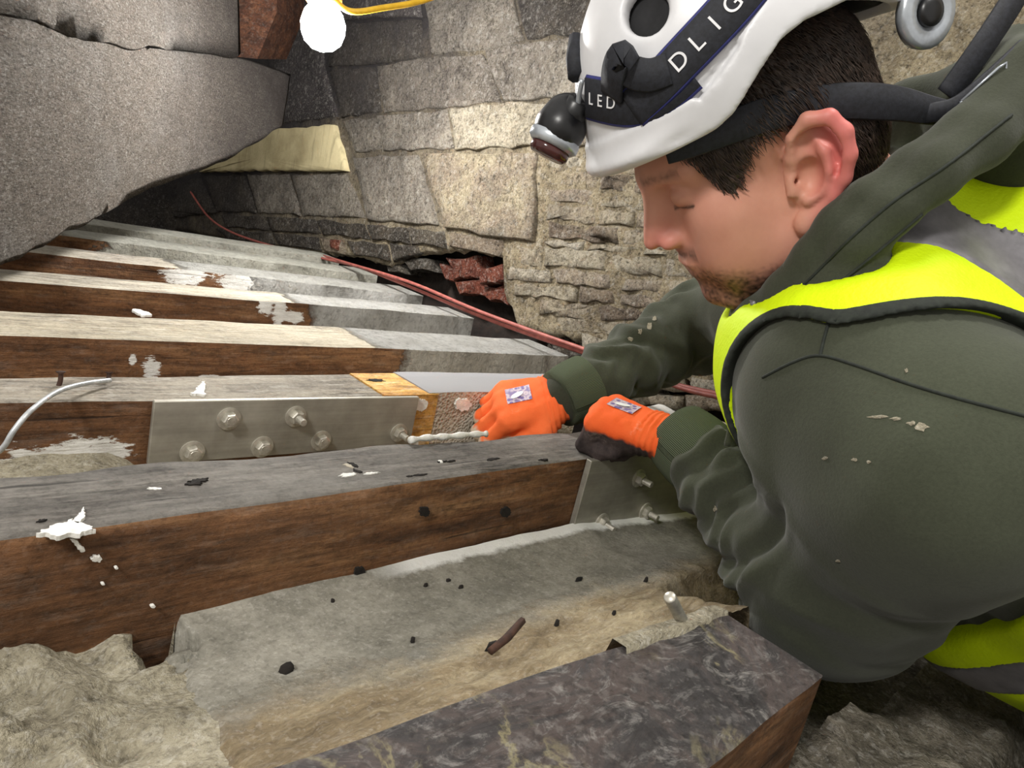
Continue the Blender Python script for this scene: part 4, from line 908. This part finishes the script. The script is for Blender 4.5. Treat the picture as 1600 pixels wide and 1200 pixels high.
# trunk, arms and legs under the clothes, one body with the head
def f_body(P):
    d = ecap(P, MID - SPN * .02, PEL, HXu, .15, .085, .14, .09); d = smin(d, cap(P, SL, SR, .055), .06)
    d = smin(d, cap(P, MID, hw((-.06, 0, -.10)), .06, .055), .03)
    for a_, b_, c_ in ((SL, EL, WL), (SR, ER, WR)): d = smin(d, cap(P, a_, b_, .05, .040), .03); d = smin(d, cap(P, b_, c_, .042, .026), .02)
    for s in (-1, 1):
        hip = PEL + HXu * .08 * s; kn = hip + np.array([-.22, -.10 + .10 * s, -.13]); an = kn + np.array([.18, -.30, -.01])
        d = smin(d, cap(P, hip, kn, .07, .05), .05); d = smin(d, cap(P, kn, an, .05, .038), .03)
    return d
Vb, Fb = surf(f_body, (.38, -.66, -.2), (1.1, .68, .46), .009)
V = np.concatenate([hws(V), Vb]); Fq2 = np.concatenate([Fq, Fb + len(red_)])
person = sdf_obj('person', V, Fq2, M['skin'])
ca = person.data.color_attributes.new('tint', 'FLOAT_COLOR', 'POINT'); buf = np.zeros((len(V), 4), np.float32); buf[:len(red_), 0] = red_; buf[:len(red_), 1] = dark_; buf[:, 3] = 1; ca.data.foreach_set('color', buf.ravel())
tag(person, 'worker in white helmet, olive hoodie and yellow vest leaning over the joists', 'person')

# ---- hair
def f_hair(P):
    d = f_skull(P) - .0062; d = smin(d, ell(P, (-.035, 0, .0), (.070, .072, .068)), .02)
    front = np.interp(P[:, 2], [-.012, .0, .012, .03, .045, .06, .12], [.052, .0575, .0625, .070, .078, .086, .09]).astype(np.float32)
    low = np.interp(P[:, 0], [-.12, -.03, -.008, .002, .03, .040, .047, .054, .06, .1], [-.075, -.055, -.045, .036, .034, .020, .004, -.010, -.012, -.012]).astype(np.float32)
    d = smax(d, P[:, 0] - front, .004); d = smax(d, (low - P[:, 2]) * .7, .003)
    earcut = ell(P, (-.006, .09, -.002), (.022, .030, .045)); d = smax(d, -earcut, .003)
    return d
V, Fq = surf(f_hair, (-.12, -.1, -.085), (.1, .1, .145), .003); nrm = vnormals(V, Fq)
V = V + nrm * (.0016 * np.array([fbm(p[0] * 60, p[1] * 60, p[2] * 12, 1.6, 2) for p in V]))[:, None]
hair = sdf_obj('hair', hws(V), Fq, M['hair'], person); tag(hair, 'short dark brown hair')
r2 = np.random.RandomState(3); sel = r2.permutation(len(V)); SV = []; SF = []; cnt_ = 0
for i in sel:
    p = V[i]; n_ = nrm[i]
    if p[1] < .0 or p[2] > .13 or n_[1] < .1: continue
    g = np.array([-.35, 0, -1.0]) if p[0] > -.02 else np.array([-.25, 0, -1.0])
    if p[0] > .02: g = np.array([-.35 + r2.uniform(-.2, .2), 0, -1.0])
    g = g + r2.normal(0, .16, 3); t_ = g - n_ * (g @ n_); t_ /= np.linalg.norm(t_); L_ = r2.uniform(.014, .026) * (.3 if p[2] < .012 and p[0] > .02 else .7); b_ = np.cross(n_, t_); w_ = r2.uniform(.0004, .0008)
    base = len(SV)
    for k_ in range(4):
        f_ = k_ / 3; c_ = p - n_ * .0006 + t_ * L_ * f_ + n_ * (.0034 * math.sin(f_ * 2.2) + r2.uniform(0, .0006)); ww = w_ * (1 - f_ * .8)
        SV += [c_ - b_ * ww, c_ + n_ * ww * 1.2, c_ + b_ * ww]
    for k_ in range(3):
        for j in range(3): a_ = base + k_ * 3 + j; b2 = base + k_ * 3 + (j + 1) % 3; SF.append((a_, b2, b2 + 3, a_ + 3))
    cnt_ += 1
    if cnt_ > 5000: break
tag(sdf_obj('hair_strands', hws(np.array(SV)), np.array(SF), M['hair'], person), None, None, None, 'stuff')

# ---- hoodie: trunk, sleeves and bunched hood
FAR = [hw((-.150, -.02, -.03)), hw((-.10, -.10, -.06)), hw((.0, -.09, -.13))]
HOOD = [hp(1188, 500, .035), hp(1222, 455, .068), hp(1270, 402, .086), hp(1312, 352, .098), hp(1356, 312, .104), hp(1424, 262, .100), hp(1505, 206, .088), hp(1600, 112, .055)] + FAR + [hp(1188, 500, .035)]
HOODR = [.016, .016, .016, .016, .016, .017, .019, .025, .03, .03, .026, .017]
HOOD2 = [hp(1196, 545, .03), hp(1248, 490, .075), hp(1302, 436, .100), hp(1342, 374, .114), hp(1388, 328, .118), hp(1452, 272, .114), hp(1535, 218, .100), hp(1632, 132, .065)] + [p + np.array([.03, -.03, -.02]) for p in FAR]
HOODR2 = [.018, .019, .019, .019, .019, .020, .022, .028, .036, .034, .03]
def f_trunk(P):
    d = ecap(P, MID - SPN * .01, PEL, HXu, .175, .118, .17, .135)
    d = smin(d, cap(P, SL * .9 + MID * .1, SR * .9 + MID * .1, .078), .08)
    d = smin(d, cap(P, MID + BKN * .02, hw((-.07, 0, -.10)), .085, .07), .05)
    d = smin(d, cap(P, at(1268, 640, .72), MID, .055, .085), .04)
    d = smin(d, cap(P, at(1530, 930, .68), at(1780, 1040, .66), .075, .085), .05)
    d = smin(d, cap(P, at(1590, 405, .64), at(1790, 440, .66), .078, .085), .05)
    return d
def f_armL(P): return smin(smin(cap(P, SL, EL, .090, .080), cap(P, EL, WL, .080, .040), .035), smin(cap(P, SL, at(1275, 690, .585), .08, .062), cap(P, SL, at(1290, 585, .57), .085, .056), .03), .03)
def f_armR(P): return smin(cap(P, SR, ER, .078, .066), cap(P, ER, WR, .064, .040), .03)
def f_hood(P): return smin(chain(P, HOOD, HOODR, .012), chain(P, HOOD2, HOODR2, .012), .001)
def f_hoodie(P):
    d = smin(f_trunk(P), f_armL(P), .02); d = smin(d, f_armR(P), .03); d = smin(d, f_hood(P), .018)
    d = smin(d, cap(P, hp(1540, 175, .035), hp(1700, 70, .0), .046, .06), .012); d = smin(d, cap(P, at(1590, 215, .60), at(1760, 200, .63), .050, .06), .012); d = smin(d, cap(P, hp(1200, 500, .045), hp(1232, 470, .06), .026, .022), .008)
    neck = cap(P, hw((.02, 0, -.06)), hw((-.03, 0, -.16)), .060, .052); d = smax(d, -neck, .012)
    d = smax(d, -ell(P, hw((.0, 0, .0)), (.118, .084, .11), HB), .010)
    return d
V, Fq = surf(f_hoodie, (.36, -.34, -.20), (1.09, .70, .50), .0043); V = relax(V, Fq, 1, .4); nrm = vnormals(V, Fq)
def folds(V, nrm, a, b, n, amp, lo=0.0, hi=1.0, r=.12, skew=.5, seed=0, refdir=(0, 0, 1)):
    d = b - a; L = np.linalg.norm(d); w = d / L; q = V - a; u = (q @ w) / L; u_, v_, _ = frame_of(w); x = q @ u_; y = q @ v_; th = np.arctan2(y, x); rad = np.sqrt(x * x + y * y)
    m_ = (u > lo - .1) & (u < hi + .1) & (rad < r); out = np.zeros(len(V)); ii = np.where(m_)[0]
    for i in ii:
        fade = min(1, max(0, (u[i] - lo) / .1)) * min(1, max(0, (hi - u[i]) / .1)) * min(1, (r - rad[i]) / .02)
        wv = u[i] * n + skew * math.sin(th[i] + seed) + .55 * nz(math.cos(th[i]) * 1.3 + seed, math.sin(th[i]) * 1.3, u[i] * 2.2, 1.0)
        s_ = math.sin(2 * math.pi * wv); amp_ = .55 + .6 * nz(math.cos(th[i]), math.sin(th[i]) + seed, u[i] * 5, 1.3)
        out[i] = fade * amp * amp_ * (abs(s_) ** 1.3 * (1 if s_ > 0 else -1))
    return V + nrm * out[:, None]
V = folds(V, nrm, EL, WL, 4.2, .0095, .02, .93, .14, .85, 1)
V = folds(V, nrm, EL, WL, 8.0, .0045, .05, .93, .14, .7, 5)
V = folds(V, nrm, ER, WR, 8.5, .003, .05, .93, .11, .6, 6)
V = folds(V, nrm, ER, WR, 4.6, .0075, .0, .92, .11, .45, 2)
V = folds(V, nrm, SL, EL, 2.6, .004, .35, 1.0, .16, .35, 3)
V = V + nrm * (.0035 * np.array([fbm(p[0], p[1], p[2], 11, 2) for p in V]))[:, None]
HV, HF = V, Fq; hoodie = sdf_obj('hoodie', V, Fq, M['fleece'], person); tag(hoodie, 'olive green hooded sweatshirt with bunched hood')
def cuff(wr, el, r0, r1, ln, back=.0):
    w = (wr - el) / np.linalg.norm(wr - el); u_, v_, _ = frame_of(w); V = []; Fc = []; seg = 48; ro = 8
    for k_ in range(ro):
        f_ = k_ / (ro - 1); c_ = wr + w * (ln * (f_ - .55) + back); r_ = r0 + (r1 - r0) * f_ + .002 * math.sin(f_ * 3.1)
        for j in range(seg): a_ = 2 * math.pi * j / seg; V.append(c_ + r_ * (math.cos(a_) * u_ + math.sin(a_) * v_))
    for k_ in range(ro - 1):
        for j in range(seg): a_ = k_ * seg + j; b_ = k_ * seg + (j + 1) % seg; Fc.append((a_, b_, b_ + seg, a_ + seg))
    Fc.append(tuple(range((ro - 1) * seg, ro * seg)))
    o = mesh('cuff', V, Fc, M['cuff'], person); ul = o.data.uv_layers.new(name='UVMap')
    for li, lp in enumerate(o.data.loops): ul.data[li].uv = ((lp.vertex_index % seg) / seg, (lp.vertex_index // seg) / ro)
    return o
cuff(WL, EL, .045, .0415, .055); cuff(WR, ER, .044, .040, .05)
# drawstring
tube('drawstring', spline([at(1160, 585, .69), at(1152, 625, .685), at(1143, 660, .68), at(1136, 697, .68)], 14), [.003] * 12 + [.0036, .003], M['fleece'], person)

# ---- hi-vis vest
ARMX = at(1272, 640, .565)
def f_hole(P): return smin(cap(P, SL, EL, .104, .12), cap(P, SL, ARMX, .104, .082), .05)
def f_vest0(P, off):
    d = f_trunk(P) - off; d = smax(d, -f_hole(P), .006); d = smax(d, -(cap(P, SR, ER, .098, .10)), .004)
    d = smax(d, -(f_hood(P) - .006), .004); d = smax(d, -(ell(P, hw((0, 0, 0)), (.13, .10, .16), HB)), .004); d = smax(d, (P - (PEL + SPN * .02).astype(np.float32)) @ SPN.astype(np.float32), .004)
    return d
V, Fq = surf(lambda P: f_vest0(P, .008), (.40, -.36, -.20), (1.09, .60, .46), .0036); V = relax(V, Fq, 3, .5); nrm = vnormals(V, Fq)
V = V + nrm * (.0025 * np.array([fbm(p[0], p[1], p[2], 14, 2) for p in V]))[:, None]
vest = sdf_obj('high_visibility_vest', V, Fq, M['hivis'], person); tag(vest, 'fluorescent yellow vest with silver bands')
def band_at(o, d, w): return lambda P: np.abs((P - np.asarray(o, np.float32)) @ np.asarray(d, np.float32)) - w
br = band_at(MID - HXu * .050, HXu, .030); V, Fq = surf(lambda P: np.maximum(np.maximum(f_vest0(P, .0105), br(P)), -(P - MID.astype(np.float32)) @ BKN.astype(np.float32)), (.40, -.36, -.1), (1.09, .60, .46), .0036); V = relax(V, Fq, 2, .5)
sdf_obj('reflective_band', V, Fq, M['reflect'], vest)
wb = band_at(MID + SPN * .258, SPN, .022); V, Fq = surf(lambda P: np.maximum(f_vest0(P, .0105), wb(P)), (.40, -.36, -.2), (1.09, .60, .46), .0036); V = relax(V, Fq, 2, .5)
sdf_obj('reflective_band', V, Fq, M['reflect'], vest)
V, Fq = surf(lambda P: np.maximum(np.maximum(f_vest0(P, .0105), f_hole(P) - .009), .06 - P[:, 2]), (.40, -.3, -.2), (1.0, .60, .46), .0036); V = relax(V, Fq, 2, .5)
sdf_obj('edge_binding', V, Fq, M['binding'], vest)
# trousers
def f_tr(P):
    d = ecap(P, PEL - SPN * .02, PEL + SPN * .06, HXu, .165, .11)
    for s in (-1, 1):
        hip = PEL + HXu * .08 * s; kn = hip + np.array([-.22, -.10 + .10 * s, -.13]); an = kn + np.array([.18, -.30, -.01])
        d = smin(d, cap(P, hip, kn, .085, .065), .05); d = smin(d, cap(P, kn, an, .065, .055), .03)
    return d
V, Fq = surf(f_tr, (.45, -.68, -.21), (1.07, .15, .25), .009); sdf_obj('work_trousers', V, Fq, M['trouser'], person)

# ---- gloves
def hand_axes(w, k, upv):
    x = np.asarray(k) - np.asarray(w); x /= np.linalg.norm(x); z = np.asarray(upv, float); z -= x * (z @ x); z /= np.linalg.norm(z); return np.stack([x, np.cross(z, x), z], 1)
def finger(base, lens, angs, yaw, rs):
    p = np.array(base, float); pts = [p.copy()]; a = 0
    for L_, an in zip(lens, angs):
        a += math.radians(an); d = np.array([math.cos(a) * math.cos(yaw), math.sin(yaw) * math.cos(a), -math.sin(a)]); p = p + d * L_; pts.append(p.copy())
    return pts, rs
def glove(name, W0, B, flex, thumb, side, label, lo, hi, coat_fn, scale=1.0, cuff_len=-.035, curl=None):
    """local frame: x wrist to knuckles, y towards side of the thumb (side = +1) , z back of hand"""
    fl = []
    for i, (y, L0, r_) in enumerate(((.031, .043, .0102), (.010, .047, .0106), (-.012, .044, .0104), (-.032, .036, .0094))):
        a1, a2, a3 = flex[i]; fl.append(finger((.088 - .004 * abs(i - 1), y * side, .002), (L0, L0 * .62, L0 * .5), (a1, a2, a3), .06 * (1.5 - i) * side, (r_ * 1.12, r_ * 1.08, r_ * 1.0, r_ * .88)))
    def f(P):
        d = ecap(P, (.020, 0, 0), (.080, 0, 0), (0, 1, 0), .036, .0175, .042, .0165)
        for i, (p, r_) in enumerate(fl):
            d = smin(d, cap(P, (.045, p[0][1] * .8, .001), p[0], .012, r_[0] * 1.08), .012)
        fd = None
        for p, r_ in fl:
            q = chain(P, p, r_, .003); fd = q if fd is None else smin(fd, q, .0015)
        d = smin(d, fd, .006)
        d = smin(d, ell(P, (.052, 0, -.014), (.042, .036, .020)), .010)
        d = smin(d, chain(P, [np.array(t_) * [1, side, 1] for t_ in thumb], [.017, .0145, .0125, .0105], .006), .010)
        d = smin(d, ecap(P, (cuff_len, 0, 0), (.022, 0, 0), (0, 1, 0), .036, .032, .034, .022), .012)
        return d
    V, Fq = surf(f, lo, hi, .0021); V = relax(V, Fq, 1, .4); nn = vnormals(V, Fq)
    wr_ = np.where(V[:, 0] < .03, .0011 * np.sin(V[:, 0] * 900), 0) + .0012 * np.array([fbm(p[0], p[1], p[2], 60, 2) for p in V]); V = V + nn * wr_[:, None]
    coat, pale = coat_fn(V); VW = W0 + (V * scale) @ B.T
    o = sdf_obj('glove', VW, Fq, M['glove'], person); tag(o, label)
    ca = o.data.color_attributes.new('tint', 'FLOAT_COLOR', 'POINT'); buf = np.zeros((len(V), 4), np.float32); buf[:, 1] = coat; buf[:, 2] = pale; buf[:, 3] = 1; ca.data.foreach_set('color', buf.ravel())
    # printed patch on the back of the hand
    PV = []; PF = []; nx_, ny_ = 10, 8
    for i in range(nx_):
        for j in range(ny_):
            x_ = .045 + .034 * i / (nx_ - 1); y_ = (-.014 + .028 * j / (ny_ - 1)); z_ = .03
            for _ in range(30):
                dd = f(np.array([[x_, y_, z_]], np.float32))[0]
                if dd < .0012: break
                z_ -= dd * .8
            PV.append(W0 + B @ (np.array([x_, y_, z_ + .0006]) * scale))
    for i in range(nx_ - 1):
        for j in range(ny_ - 1): a_ = i * ny_ + j; PF.append((a_, a_ + ny_, a_ + ny_ + 1, a_ + 1))
    mesh('printed_patch', PV, PF, M['patch'], o)
    c_ = np.array(PV[(nx_ // 2) * ny_ + ny_ // 2]); bm_ = []
    for i in range(14): a_ = 2 * math.pi * i / 14; bm_.append(c_ + B @ np.array([.009 * math.cos(a_), .0045 * math.sin(a_) + .003 * math.cos(a_), .0014]))
    mesh('white_emblem', bm_, [tuple(range(14))], M['white_print'], o)
    return o
noise_v = lambda V, s: np.array([fbm(p[0], p[1], p[2], s, 2) for p in V])
def coatL(V):
    c = np.clip((-.004 - V[:, 2] + .004 * noise_v(V, 90) + .35 * np.clip(V[:, 0] - .095, 0, 1)) / .004, 0, 1); return c * np.clip((V[:, 0] - .0) / .01, 0, 1), np.zeros(len(V))
def coatR(V):
    c = np.clip((-.014 - V[:, 2] + .005 * noise_v(V, 90)) / .004, 0, 1) * (V[:, 0] > .02); return c * .0, c
KL = on_z(965, 654, .048); BL = hand_axes(WL, KL, np.array([-.12, -.25, 1.0]))
glove('glove', WL + BL[:, 0] * .028 + BL[:, 2] * .0, BL, [(78, 92, 30), (78, 95, 30), (78, 95, 30), (76, 95, 30)], [(.018, .026, -.006), (.040, .044, -.016), (.066, .044, -.024), (.086, .036, -.028)], -1,
      'orange glove with dark coated fingers gripping the joist', (-.085, -.07, -.085), (.16, .075, .05), coatL, 1.0)
KR = at(770, 640, .93); BR_ = hand_axes(WR, KR, np.array([-.25, -.38, .9]))
glove('glove', WR + BR_[:, 0] * .010, BR_, [(38, 62, 40), (36, 66, 40), (36, 66, 40), (38, 60, 40)], [(.018, .026, -.006), (.040, .046, -.016), (.068, .046, -.026), (.092, .034, -.030)], -1 if False else 1,
      'orange glove pressed into the gap beside the bandaged joist end', (-.085, -.075, -.085), (.17, .08, .05), coatR, 1.0, -.012)

# seams, dark tubes for hood crease shade and dried mortar flecks on the hoodie, laid onto its surface
from mathutils.bvhtree import BVHTree
bvh = BVHTree.FromPolygons([tuple(v) for v in HV.tolist()], [tuple(f) for f in HF.tolist()])
def on_cloth(px, py, lift=.0004):
    h = bvh.ray_cast(Vector(CAM), Vector(ray(px, py)).normalized())
    return (np.array(h[0]) + np.array(h[1]) * lift) if h[0] is not None else None
def seam_or_crease_shade(px):
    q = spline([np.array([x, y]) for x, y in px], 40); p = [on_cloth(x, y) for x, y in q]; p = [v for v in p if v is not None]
    if len(p) > 3: tube('seam_or_crease_shade', p, .0013, M['binding'], hoodie, 6)
seam_or_crease_shade([(1192, 590), (1240, 566), (1282, 556), (1340, 572), (1420, 600), (1500, 624), (1620, 655)]); seam_or_crease_shade([(1190, 505), (1262, 440), (1330, 372), (1400, 312), (1480, 258), (1580, 180)]); seam_or_crease_shade([(1250, 490), (1320, 436), (1385, 382), (1440, 335)]); seam_or_crease_shade([(1297, 498), (1288, 530), (1282, 556)])  # lines along the hood folds are crease shade drawn as dark tubes
for i, (px, py, w_, h_) in enumerate([(1372, 652, 16, 3), (1400, 655, 10, 3), (1440, 668, 12, 7), (1425, 662, 8, 4), (1290, 716, 6, 3), (1336, 718, 5, 3), (1358, 722, 4, 3), (1416, 580, 4, 4), (1015, 510, 5, 8), (1000, 518, 4, 6), (985, 530, 5, 4), (1022, 498, 4, 4), (1118, 795, 4, 5), (1310, 876, 5, 3)]):
    r_ = random.Random(i); V = []; n = 10
    for k in range(n):
        a = 2 * math.pi * k / n; q = on_cloth(px + w_ * math.cos(a) * r_.uniform(.5, 1.2), py + h_ * math.sin(a) * r_.uniform(.5, 1.2), .0006)
        if q is not None: V.append(q)
    c_ = on_cloth(px, py, .0012)
    if c_ is None or len(V) < 5: continue
    if max(np.linalg.norm(v - c_) for v in V) > .03: continue
    mesh('mortar_fleck', V + [c_], [(k, (k + 1) % len(V), len(V)) for k in range(len(V))], M['mortar_sand'], hoodie)
# ------------------------------------------------------------------ helmet
HE_C = np.array([.0, 0, .088]); HE_R = np.array([.140, .113, .132])
def hel(px, py, off=0.0):
    """point on the helmet shell in the head frame, and its normal"""
    o, d = head_ray(px, py); R_ = HE_R + off; a = ((d / R_) ** 2).sum(); q = (o - HE_C) / R_; b = (q * d / R_).sum(); c = (q * q).sum() - 1; D_ = b * b - a * c
    t = (-b - math.sqrt(max(D_, 0))) / a; p = o + d * t; n = (p - HE_C) / HE_R ** 2; return p, n / np.linalg.norm(n)
def rim_z(x, y):
    xs_ = np.array([-.2, -.13, -.09, -.06, -.02, .0, .022, .045, .06, .09, .2]); zs_ = np.array([.06, .07, .088, .100, .102, .098, .084, .066, .060, .058, .056])
    return np.interp(x, xs_, zs_)
VENT = hel(1008, 12)[0]; VENT2 = hel(1012, -60)[0]
def f_shell(P):
    q = P - HE_C.astype(np.float32)
    d = ell(P, HE_C, HE_R)
    # raised crown panel and side ridge
    d = smin(d, ell(P, (-.004, 0, .100), (.128, .088, .130)), .012)
    # thicker band round the rim
    d = smin(d, np.maximum(ell(P, HE_C, HE_R + .0035), P[:, 2] - (rim_z(P[:, 0], P[:, 1]) + .030).astype(np.float32)), .004)
    # visor lip flaring at the front
    d = smin(d, ell(P, (.100, 0, .066), (.050, .082, .012)), .016)
    d = smax(d, -ell(P, (.0, 0, .084), (.130, .103, .123)), .002)
    d = smax(d, rim_z(P[:, 0], P[:, 1]).astype(np.float32) - P[:, 2], .003)
    d = smax(d, -ell(P, (.085, 0, .048), (.052, .075, .014)), .003)
    for v_ in (VENT, VENT * [1, -1, 1]): d = smax(d, -ell(P, v_, (.017, .024, .021)), .004)
    d = smax(d, -cap(P, hel(1090, 150)[0], hel(1150, 70)[0], .0028), .002)
    return d
V, Fq = surf(f_shell, (-.16, -.125, .04), (.165, .125, .235), .0028); V = relax(V, Fq, 1, .4)
helmet = empty('safety_helmet', hw((0, 0, .06)), 'white climbing-style safety helmet with side vents on the worker\'s head', 'helmet')
sdf_obj('shell', hws(V), Fq, M['helmet'], helmet)
V, Fq = surf(lambda P: np.maximum(np.maximum(ell(P, (0, 0, .083), (.129, .102, .122)), -ell(P, (0, 0, .075), (.118, .092, .110))), (rim_z(P[:, 0], P[:, 1]) + .006).astype(np.float32) - P[:, 2]), (-.15, -.12, .05), (.15, .12, .22), .005)
sdf_obj('foam_liner', hws(V), Fq, M['helmet_in'], helmet)
# cradle band over the ear to the back buckle
bp = [(1040, 238, .066), (1085, 222, .075), (1140, 200, .0795), (1200, 178, .081), (1260, 164, .080), (1330, 158, .0795), (1400, 162, .076), (1450, 172, .070), (1490, 178, .06)]
pts = spline([on_head(*p) for p in bp], 40); strap('cradle_band', hws(pts), hws(pts + [0, 1, 0]) - hws(pts), list(np.interp(np.linspace(0, 1, 40), [0, .3, .7, 1], [.02, .027, .028, .018])), .0022, M['black_web'], helmet)
pts = spline([on_head(*p) for p in [(1440, 178, .07), (1490, 168, .072), (1540, 130, .07), (1600, 75, .06)]], 20); strap('nape_strap', hws(pts), hws(pts + [0, 1, 0]) - hws(pts), .016, .0022, M['black_web'], helmet)
pts = spline([on_head(*p) for p in [(1480, 150, .06), (1530, 80, .058), (1570, 20, .05), (1600, -30, .04)]], 20); strap('nape_strap', hws(pts), hws(pts + [0, 1, 0]) - hws(pts), .022, .0022, M['black_web'], helmet)
bc = [on_head(x, y, .077) for x, y in [(1502, 158), (1560, 106), (1572, 98), (1572, 112), (1512, 168), (1500, 170)]]; tube('strap_buckle', hws(bc + bc[:1]), .0011, M['silver'], helmet)
wc = on_head(1440, 22, .062); lathe('adjuster_wheel', [(.012, -.002), (.026, 0), (.027, .006), (.024, .009), (.015, .0095), (.013, .006)], hw(wc), HB @ np.array([-.25, .95, -.05]), M['silver'], helmet)
lathe('adjuster_hub', [(.011, .004), (.011, .0105), (.006, .012)], hw(wc), HB @ np.array([-.25, .95, -.05]), M['black_plastic'], helmet)

# ------------------------------------------------------------------ head torch
torch = empty('head_torch', hw((.15, 0, .12)), 'black head torch on printed navy strap fixed to the white helmet', 'head torch')
def hstrap(name, px, w, th, mat, lift=.001, n=30, parent=None):
    q = [hel(x, y) for x, y in px]; p = spline([a_ + n_ * lift for a_, n_ in q], n); nn = spline([n_ for a_, n_ in q], n)
    return strap(name, hws(p), nn @ HB.T, w, th, mat, parent or torch), p, nn
s1, p1, n1 = hstrap('strap', [(918, 152), (945, 158), (975, 162), (1005, 158), (1040, 140), (1075, 108)], .034, .002, M['black_web'])
s1e, _, _ = hstrap('strap_edging', [(918, 152), (945, 158), (975, 162), (1005, 158), (1040, 140), (1075, 108)], .0362, .0014, M['blue_edge'], .0008, parent=s1)
s2, p2, n2 = hstrap('strap', [(990, 170), (1030, 132), (1070, 90), (1110, 48), (1150, 4), (1190, -45), (1240, -110)], .031, .002, M['black_web'], .0024)
s2e, _, _ = hstrap('strap_edging', [(990, 170), (1030, 132), (1070, 90), (1110, 48), (1150, 4), (1190, -45), (1240, -110)], .0332, .0014, M['blue_edge'], .0022, parent=s2)
# folded loop where the straps cross
lp = [hel(x, y, .0)[0] + hel(x, y)[1] * l_ for x, y, l_ in [(960, 150, .003), (972, 118, .012), (984, 92, .014), (996, 112, .010), (1020, 118, .006), (1048, 108, .004)]]
ln_ = [hel(x, y)[1] for x, y in [(960, 150), (972, 118), (984, 92), (996, 112), (1020, 118), (1048, 108)]]
strap('strap_loop', hws(spline(lp, 30)), spline(ln_, 30) @ HB.T, .024, .002, M['black_web'], torch)
def lettering(text, path, nrm, size, start, parent, flip=False):
    """raised print laid along a strap, letter by letter"""
    seg = np.linalg.norm(np.diff(path, axis=0), axis=1); cum = np.concatenate([[0], np.cumsum(seg)]); s = start
    for ch in text:
        cu = bpy.data.curves.new('print_letter', 'FONT'); cu.body = ch; cu.size = size; cu.align_x = 'CENTER'; cu.align_y = 'CENTER'; cu.extrude = .0002; cu.fill_mode = 'BOTH'
        p = np.array([np.interp(s, cum, path[:, i]) for i in range(3)]); n = np.array([np.interp(s, cum, nrm[:, i]) for i in range(3)])
        q = np.array([np.interp(s + .002, cum, path[:, i]) for i in range(3)]); x = q - p; x /= np.linalg.norm(x); n -= x * (n @ x); n /= np.linalg.norm(n); y = np.cross(n, x)
        tmp = bpy.data.objects.new('tmp', cu); COL.objects.link(tmp); bpy.context.view_layer.update(); me = bpy.data.meshes.new_from_object(tmp); bpy.data.objects.remove(tmp); bpy.data.curves.remove(cu)
        me.materials.clear(); me.materials.append(M['white_print']); R_ = HB @ np.stack([x, y, n], 1); P_ = hw(p + n * .0026)
        co = np.zeros(len(me.vertices) * 3, np.float32); me.vertices.foreach_get('co', co); co = P_ + co.reshape(-1, 3) @ R_.T; me.vertices.foreach_set('co', co.astype(np.float32).ravel()); me.update()
        link(bpy.data.objects.new('print_letter', me), parent); s += size * .92
lettering('LED', p1, n1, .0135, .010, s1)
lettering('DLIG', p2, n2, .018, .050, s2)
# lamp housing in front of the helmet
lc = np.array([.158, .004, .112]); lx = np.array([.80, .10, -.60]); lx /= np.linalg.norm(lx)
u_, v_, w_ = frame_of(lx)
def f_lamp(P):
    d = ell(P, lc, (.024, .026, .021), np.stack([lx, u_, v_], 1)); d = smin(d, cap(P, lc - lx * .012, lc - lx * .002, .019, .022), .008); return d
V, Fq = surf(f_lamp, lc - .045, lc + .045, .0018); sdf_obj('lamp_housing', hws(V), Fq, M['black_plastic'], torch)
lathe('lamp_bezel', [(.020, .006), (.0235, .008), (.0235, .015), (.020, .018), (.018, .018)], hw(lc), HB @ lx, M['silver'], torch)
lathe('lamp_lens', [(.004, .016), (.0185, .016), (.0185, .024), (.016, .027), (.004, .027)], hw(lc), HB @ lx, M['lens'], torch)
# bracket joining lamp and strap
bk = [hel(915, 125)[0] + hel(915, 125)[1] * .004, hel(913, 185)[0] + hel(913, 185)[1] * .004]
for off_ in (-.004, .004):
    tube('strap_clip', hws(spline([bk[0] + [0, off_, 0], (bk[0] + bk[1]) / 2 + [.003, off_, 0], bk[1] + [0, off_, 0]], 10)), .0022, M['silver'] if off_ > 0 else M['black_plastic'], torch)
V, Fc = tube_data(hws(np.array([lc - lx * .01, (lc + bk[1]) / 2, (bk[0] + bk[1]) / 2])), [.012, .012, .011], 10); mesh('lamp_bracket', V, Fc, M['black_plastic'], torch)
tube('strap_end', hws(np.array([hel(902, 60)[0] * 1.01, hel(903, 90)[0] * 1.012, hel(905, 122)[0] * 1.012])), [.006, .009, .008], M['black_web'], torch)
